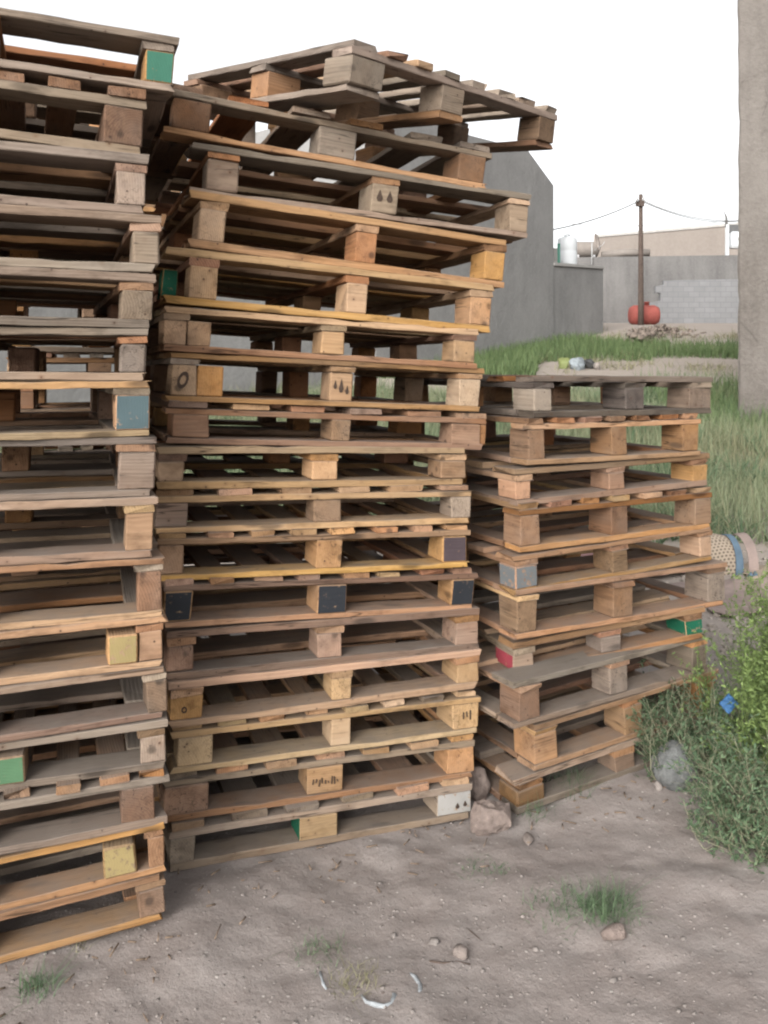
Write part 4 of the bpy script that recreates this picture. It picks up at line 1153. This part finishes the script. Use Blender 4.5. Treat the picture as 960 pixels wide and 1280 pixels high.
# crumpled sheets / textiles behind the right stack
def crumpled(name, cx, cy, sx, sy, hgt, mat, label, cat, seed=0, rot=0, thick=.006, n=34, fold=3.0, base=0.0):
    verts = []; rr = Vector((seed * 7.3, seed * 3.1, 0))
    for layer in (0, 1):
        for j in range(n + 1):
            for i in range(n + 1):
                u, v = i / n - .5, j / n - .5
                edge = 1 + .12 * mnoise.noise(Vector((u * 4, v * 4, seed)))
                x, y = u * sx * edge, v * sy * edge
                p = Vector((u * fold, v * fold * .6, 0)) + rr
                z = (abs(mnoise.noise(p)) + .5 * abs(mnoise.noise(p * 2.1)) + .25 * abs(mnoise.noise(p * 4.7))) * hgt * (1 - .7 * max(abs(u), abs(v)) * 2) + .004
                X = cx + x * math.cos(rot) - y * math.sin(rot); Y = cy + x * math.sin(rot) + y * math.cos(rot)
                verts.append((X - cx, Y - cy, ground_z(X, Y) - ground_z(cx, cy) + max(z, .004) + (thick if layer else 0)))
    m = n + 1; N2 = m * m; F_ = []
    for j in range(n):
        for i in range(n):
            a = j * m + i
            F_.append((a, a + m, a + m + 1, a + 1)); F_.append((N2 + a, N2 + a + 1, N2 + a + m + 1, N2 + a + m))
    for i in range(n):
        for a, b in ((i, i + 1), (n * m + i + 1, n * m + i), ((i + 1) * m, i * m), (i * m + n, (i + 1) * m + n)):
            F_.append((a, b, N2 + b, N2 + a))
    o = mesh_obj(name, verts, F_, mat, None, True)
    o.location = (cx, cy, ground_z(cx, cy) + base)
    return tag(o, label, cat)
M_CLOTHP = flat('cloth_dusty_pink', (.225, .175, .155), .95, .3, 5, .004)
M_CLOTHB = flat('cloth_beige', (.29, .235, .18), .95, .25, 5, .004)
M_CLOTHR = flat('cloth_faded_red', (.22, .125, .12), .95, .35, 6, .004)
M_BLUE = flat('cloth_blue', (.085, .125, .165), .85, .3, 9, .003)
M_SACK = flat('sack_white', (.33, .31, .295), .85, .2, 7, .004)
crumpled('dust_sheet', 2.55, 5.55, 1.15, .7, .16, M_CLOTHP, 'dusty pinkish crumpled sheet on the ground right of the low stack', 'cloth', 1, .2)
crumpled('dust_sheet', 3.0, 6.05, .8, .5, .12, M_CLOTHB, 'beige sheet on the ground with a blue strip along its edge', 'cloth', 2, -.15)
crumpled('cloth', 1.75, 6.3, 1.0, .8, .2, M_CLOTHR, 'faded reddish cloth heap seen through the right stack', 'cloth', 3, .4)
crumpled('plastic_sack', 1.15, 6.6, .9, .8, .2, M_SACK, 'whitish crumpled sacking behind the right stack, left of the reddish heap', 'sack', 4, .1)
crumpled('blue_wrapper', 1.62, 4.95, .24, .14, .07, M_BLUE, 'blue and white wrapper seen between the lower boards of the right stack', 'litter', 5, .3, n=16)
# blue strip on the beige sheet
xs, ys_ = gpt(948, 752)
bs = crumpled('blue_strip', 2.78, 5.72, .55, .07, .05, M_BLUE, 'flat strip of blue cloth along the front of the beige sheet', 'cloth', 6, .12, n=14)
crumpled('blue_rag', 2.62, 5.95, .1, .08, .1, M_BLUE, 'small blue rag below the woven mat', 'rag', 7, .4, n=12)

# woven mat propped up: humped shell with blue binding and a folded cloth beside it
def mat_weave():
    m, nt, b = new_mat('woven_mat'); g = G(nt)
    at_ = g.n('ShaderNodeAttribute', attribute_name='gco').outputs['Vector']
    sp = g.n('ShaderNodeSeparateXYZ'); g.set(sp.inputs[0], at_)
    u, v = sp.outputs[0], sp.outputs[1]
    row = g.math('FLOOR', g.math('MULTIPLY', v, 38)); odd = g.math('MULTIPLY', g.math('MODULO', row, 2), .5)
    fu = g.math('SUBTRACT', g.math('FRACT', g.math('ADD', g.math('MULTIPLY', u, 30), odd)), .5)
    fv = g.math('SUBTRACT', g.math('FRACT', g.math('MULTIPLY', v, 38)), .5)
    dd = g.math('SQRT', g.math('ADD', g.math('MULTIPLY', fu, fu), g.math('MULTIPLY', fv, fv)))
    col = g.mix(g.range(dd, .24, .34, 1, 0), g.mix(g.noise(at_, 30, 3), (.25, .2, .15), (.32, .265, .205)), (.1, .08, .065))
    g.set(b.inputs['Base Color'], col); b.inputs['Roughness'].default_value = .9
    g.set(b.inputs['Normal'], g.bump(dd, .6, .01))
    return m
M_WEAVE = mat_weave()
x0_, y0_ = 2.5, 6.3
wm = empty('woven_mat', (x0_, y0_, ground_z(x0_, y0_))); tag(wm, 'cream woven mat with dark dots and blue binding, propped at the meadow edge', 'mat')
def shell(name, u0, u1, mat, parent, lift=0.0, height=.3):
    n, mrows = 14, 16; verts, gco, F_ = [], [], []
    for layer in (0, 1):
        for j in range(mrows + 1):
            t = j / mrows
            for i in range(n + 1):
                u = u0 + (u1 - u0) * i / n
                ang = t * math.pi * .62
                r = height + lift + layer * .008
                yv = -.2 + (1 - math.cos(ang)) * .2 - lift
                zv = math.sin(ang) * r + .01 * math.sin(u * 20 + t * 3) - .015
                xx = u + .08 * (1 - t) * (u - .1) + .012 * math.sin(t * 5)
                verts.append((xx, yv + layer * .008, zv)); gco.append((u, t * .5, 0))
    m = n + 1; N2 = m * (mrows + 1)
    for j in range(mrows):
        for i in range(n):
            a = j * m + i; F_.append((a, a + 1, a + m + 1, a + m)); F_.append((N2 + a, N2 + a + m, N2 + a + m + 1, N2 + a + 1))
    for j in range(mrows):
        F_.append((j * m, (j + 1) * m, N2 + (j + 1) * m, N2 + j * m)); F_.append((j * m + n, N2 + j * m + n, N2 + (j + 1) * m + n, (j + 1) * m + n))
    return mesh_obj(name, verts, F_, mat, parent, True, attrs={'gco': gco})
shell('weave', -.14, .08, M_WEAVE, wm)
shell('binding', .07, .13, M_BLUE, wm, .012)
o = shell('folded_quilt', .17, .25, M_CLOTHP, None, .02, .29); o.location = (x0_, y0_, ground_z(x0_, y0_))
o.scale = (.85, .9, .88); wm.scale = (.85, .9, .88); o.location.x -= .0
tag(o, 'brownish folded quilt leaning beside the woven mat', 'quilt')

# litter on the far track and rubble heap by the pole
def far_at(px, d): return ((px - CX) / F * d, d)
x, y = far_at(721, 19.2); stone('plastic_bag', x, y, (.22, .18, .16), flat('bag_white', (.2, .225, .24), .6, .2, 8), 'whitish plastic bag on the track edge beyond the right stack', 'bag', seed=31, facets=5, sink=.1, rough=.7)
x, y = far_at(706, 19.3); stone('plastic_bag', x, y, (.13, .1, .16), flat('bag_yellow', (.13, .15, .055), .6, .2, 8), 'yellow-green bag left of the whitish bag on the track', 'bag', seed=32, facets=4, sink=.1, rough=.7)
x, y = far_at(737, 19.3); stone('plastic_bag', x, y, (.17, .12, .13), flat('bag_black', (.04, .04, .04), .5, .2, 8), 'dark bag right of the whitish bag on the track', 'bag', seed=33, facets=4, sink=.1, rough=.7)
x, y = far_at(746, 19.1); stone('stone', x, y, (.1, .09, .09), M_RUB, 'pale lump right of the dark bag on the track', seed=34, facets=4, sink=.1)
rg = random.Random(9)
V, Q = [], []
def lump(x, d, s, z):
    b = len(V); ro = rg.uniform(0, 6)
    for (a_, zz, k) in [(0, -.5, 1), (1, -.5, 1), (2, -.5, 1), (3, -.5, 1), (.4, .6, .7), (1.4, .6, .7), (2.4, .6, .7), (3.4, .6, .7)]:
        ang = a_ * math.pi / 2 + ro; kk = k * rg.uniform(.7, 1.3)
        V.append((x + math.cos(ang) * s * kk * 1.2, d + math.sin(ang) * s * kk, z + zz * s * rg.uniform(.7, 1.2)))
    for i in range(4): Q.append((b + i, b + (i + 1) % 4, b + 4 + (i + 1) % 4, b + 4 + i))
    Q.append((b + 4, b + 5, b + 6, b + 7)); Q.append((b + 3, b + 2, b + 1, b))
for k in range(170):
    px, d = rg.gauss(826, 22), rg.gauss(26.4, .8)
    x = (px - CX) / F * d
    mound = .42 * math.exp(-((px - 825) / 28) ** 2 - ((d - 26.4) / 1.0) ** 2)
    lump(x, d, rg.uniform(.02, .09), ground_z(x, d) + mound * .6 * rg.uniform(.2, 1))
for k in range(60):
    px, d = rg.gauss(803, 9), rg.gauss(24.2, .4); x = (px - CX) / F * d
    lump(x, d, rg.uniform(.06, .14), ground_z(x, d) + rg.uniform(.02, .3))
tag(np_mesh('rubble', np.array(V), np.array(Q), flat('rubble_earthy', (.19, .155, .13), .95, .4, 5)), kind='stuff')
# scattered pale rubble on the ground behind the right stack
V, Q = [], []
for k in range(1500):
    d = rg.uniform(4.3, 6.9); x = rg.uniform(-.1, .47) * d
    lump(x, d, abs(rg.gauss(0, .012)) + .006, ground_z(x, d) + .004)
tag(np_mesh('debris', np.array(V), np.array(Q), flat('rubble_chalky', (.3, .262, .23), .93, .35, 20)), kind='stuff')
# blue scrap caught in the bush
M_SCRAP = flat('scrap_bright_blue', (.03, .085, .18), .75, .3, 20)
p = at(909, 880, 2.98)
o = crumpled('plastic_scrap', 0, 0, .06, .045, .04, M_SCRAP, 'crumpled bright blue plastic scrap caught in the green bush', 'litter', 9, .5, n=12, thick=.002, fold=5)
for v in o.data.vertices: v.co.z -= 0
o.location = p; o.rotation_euler = (math.radians(60), 0, .3)
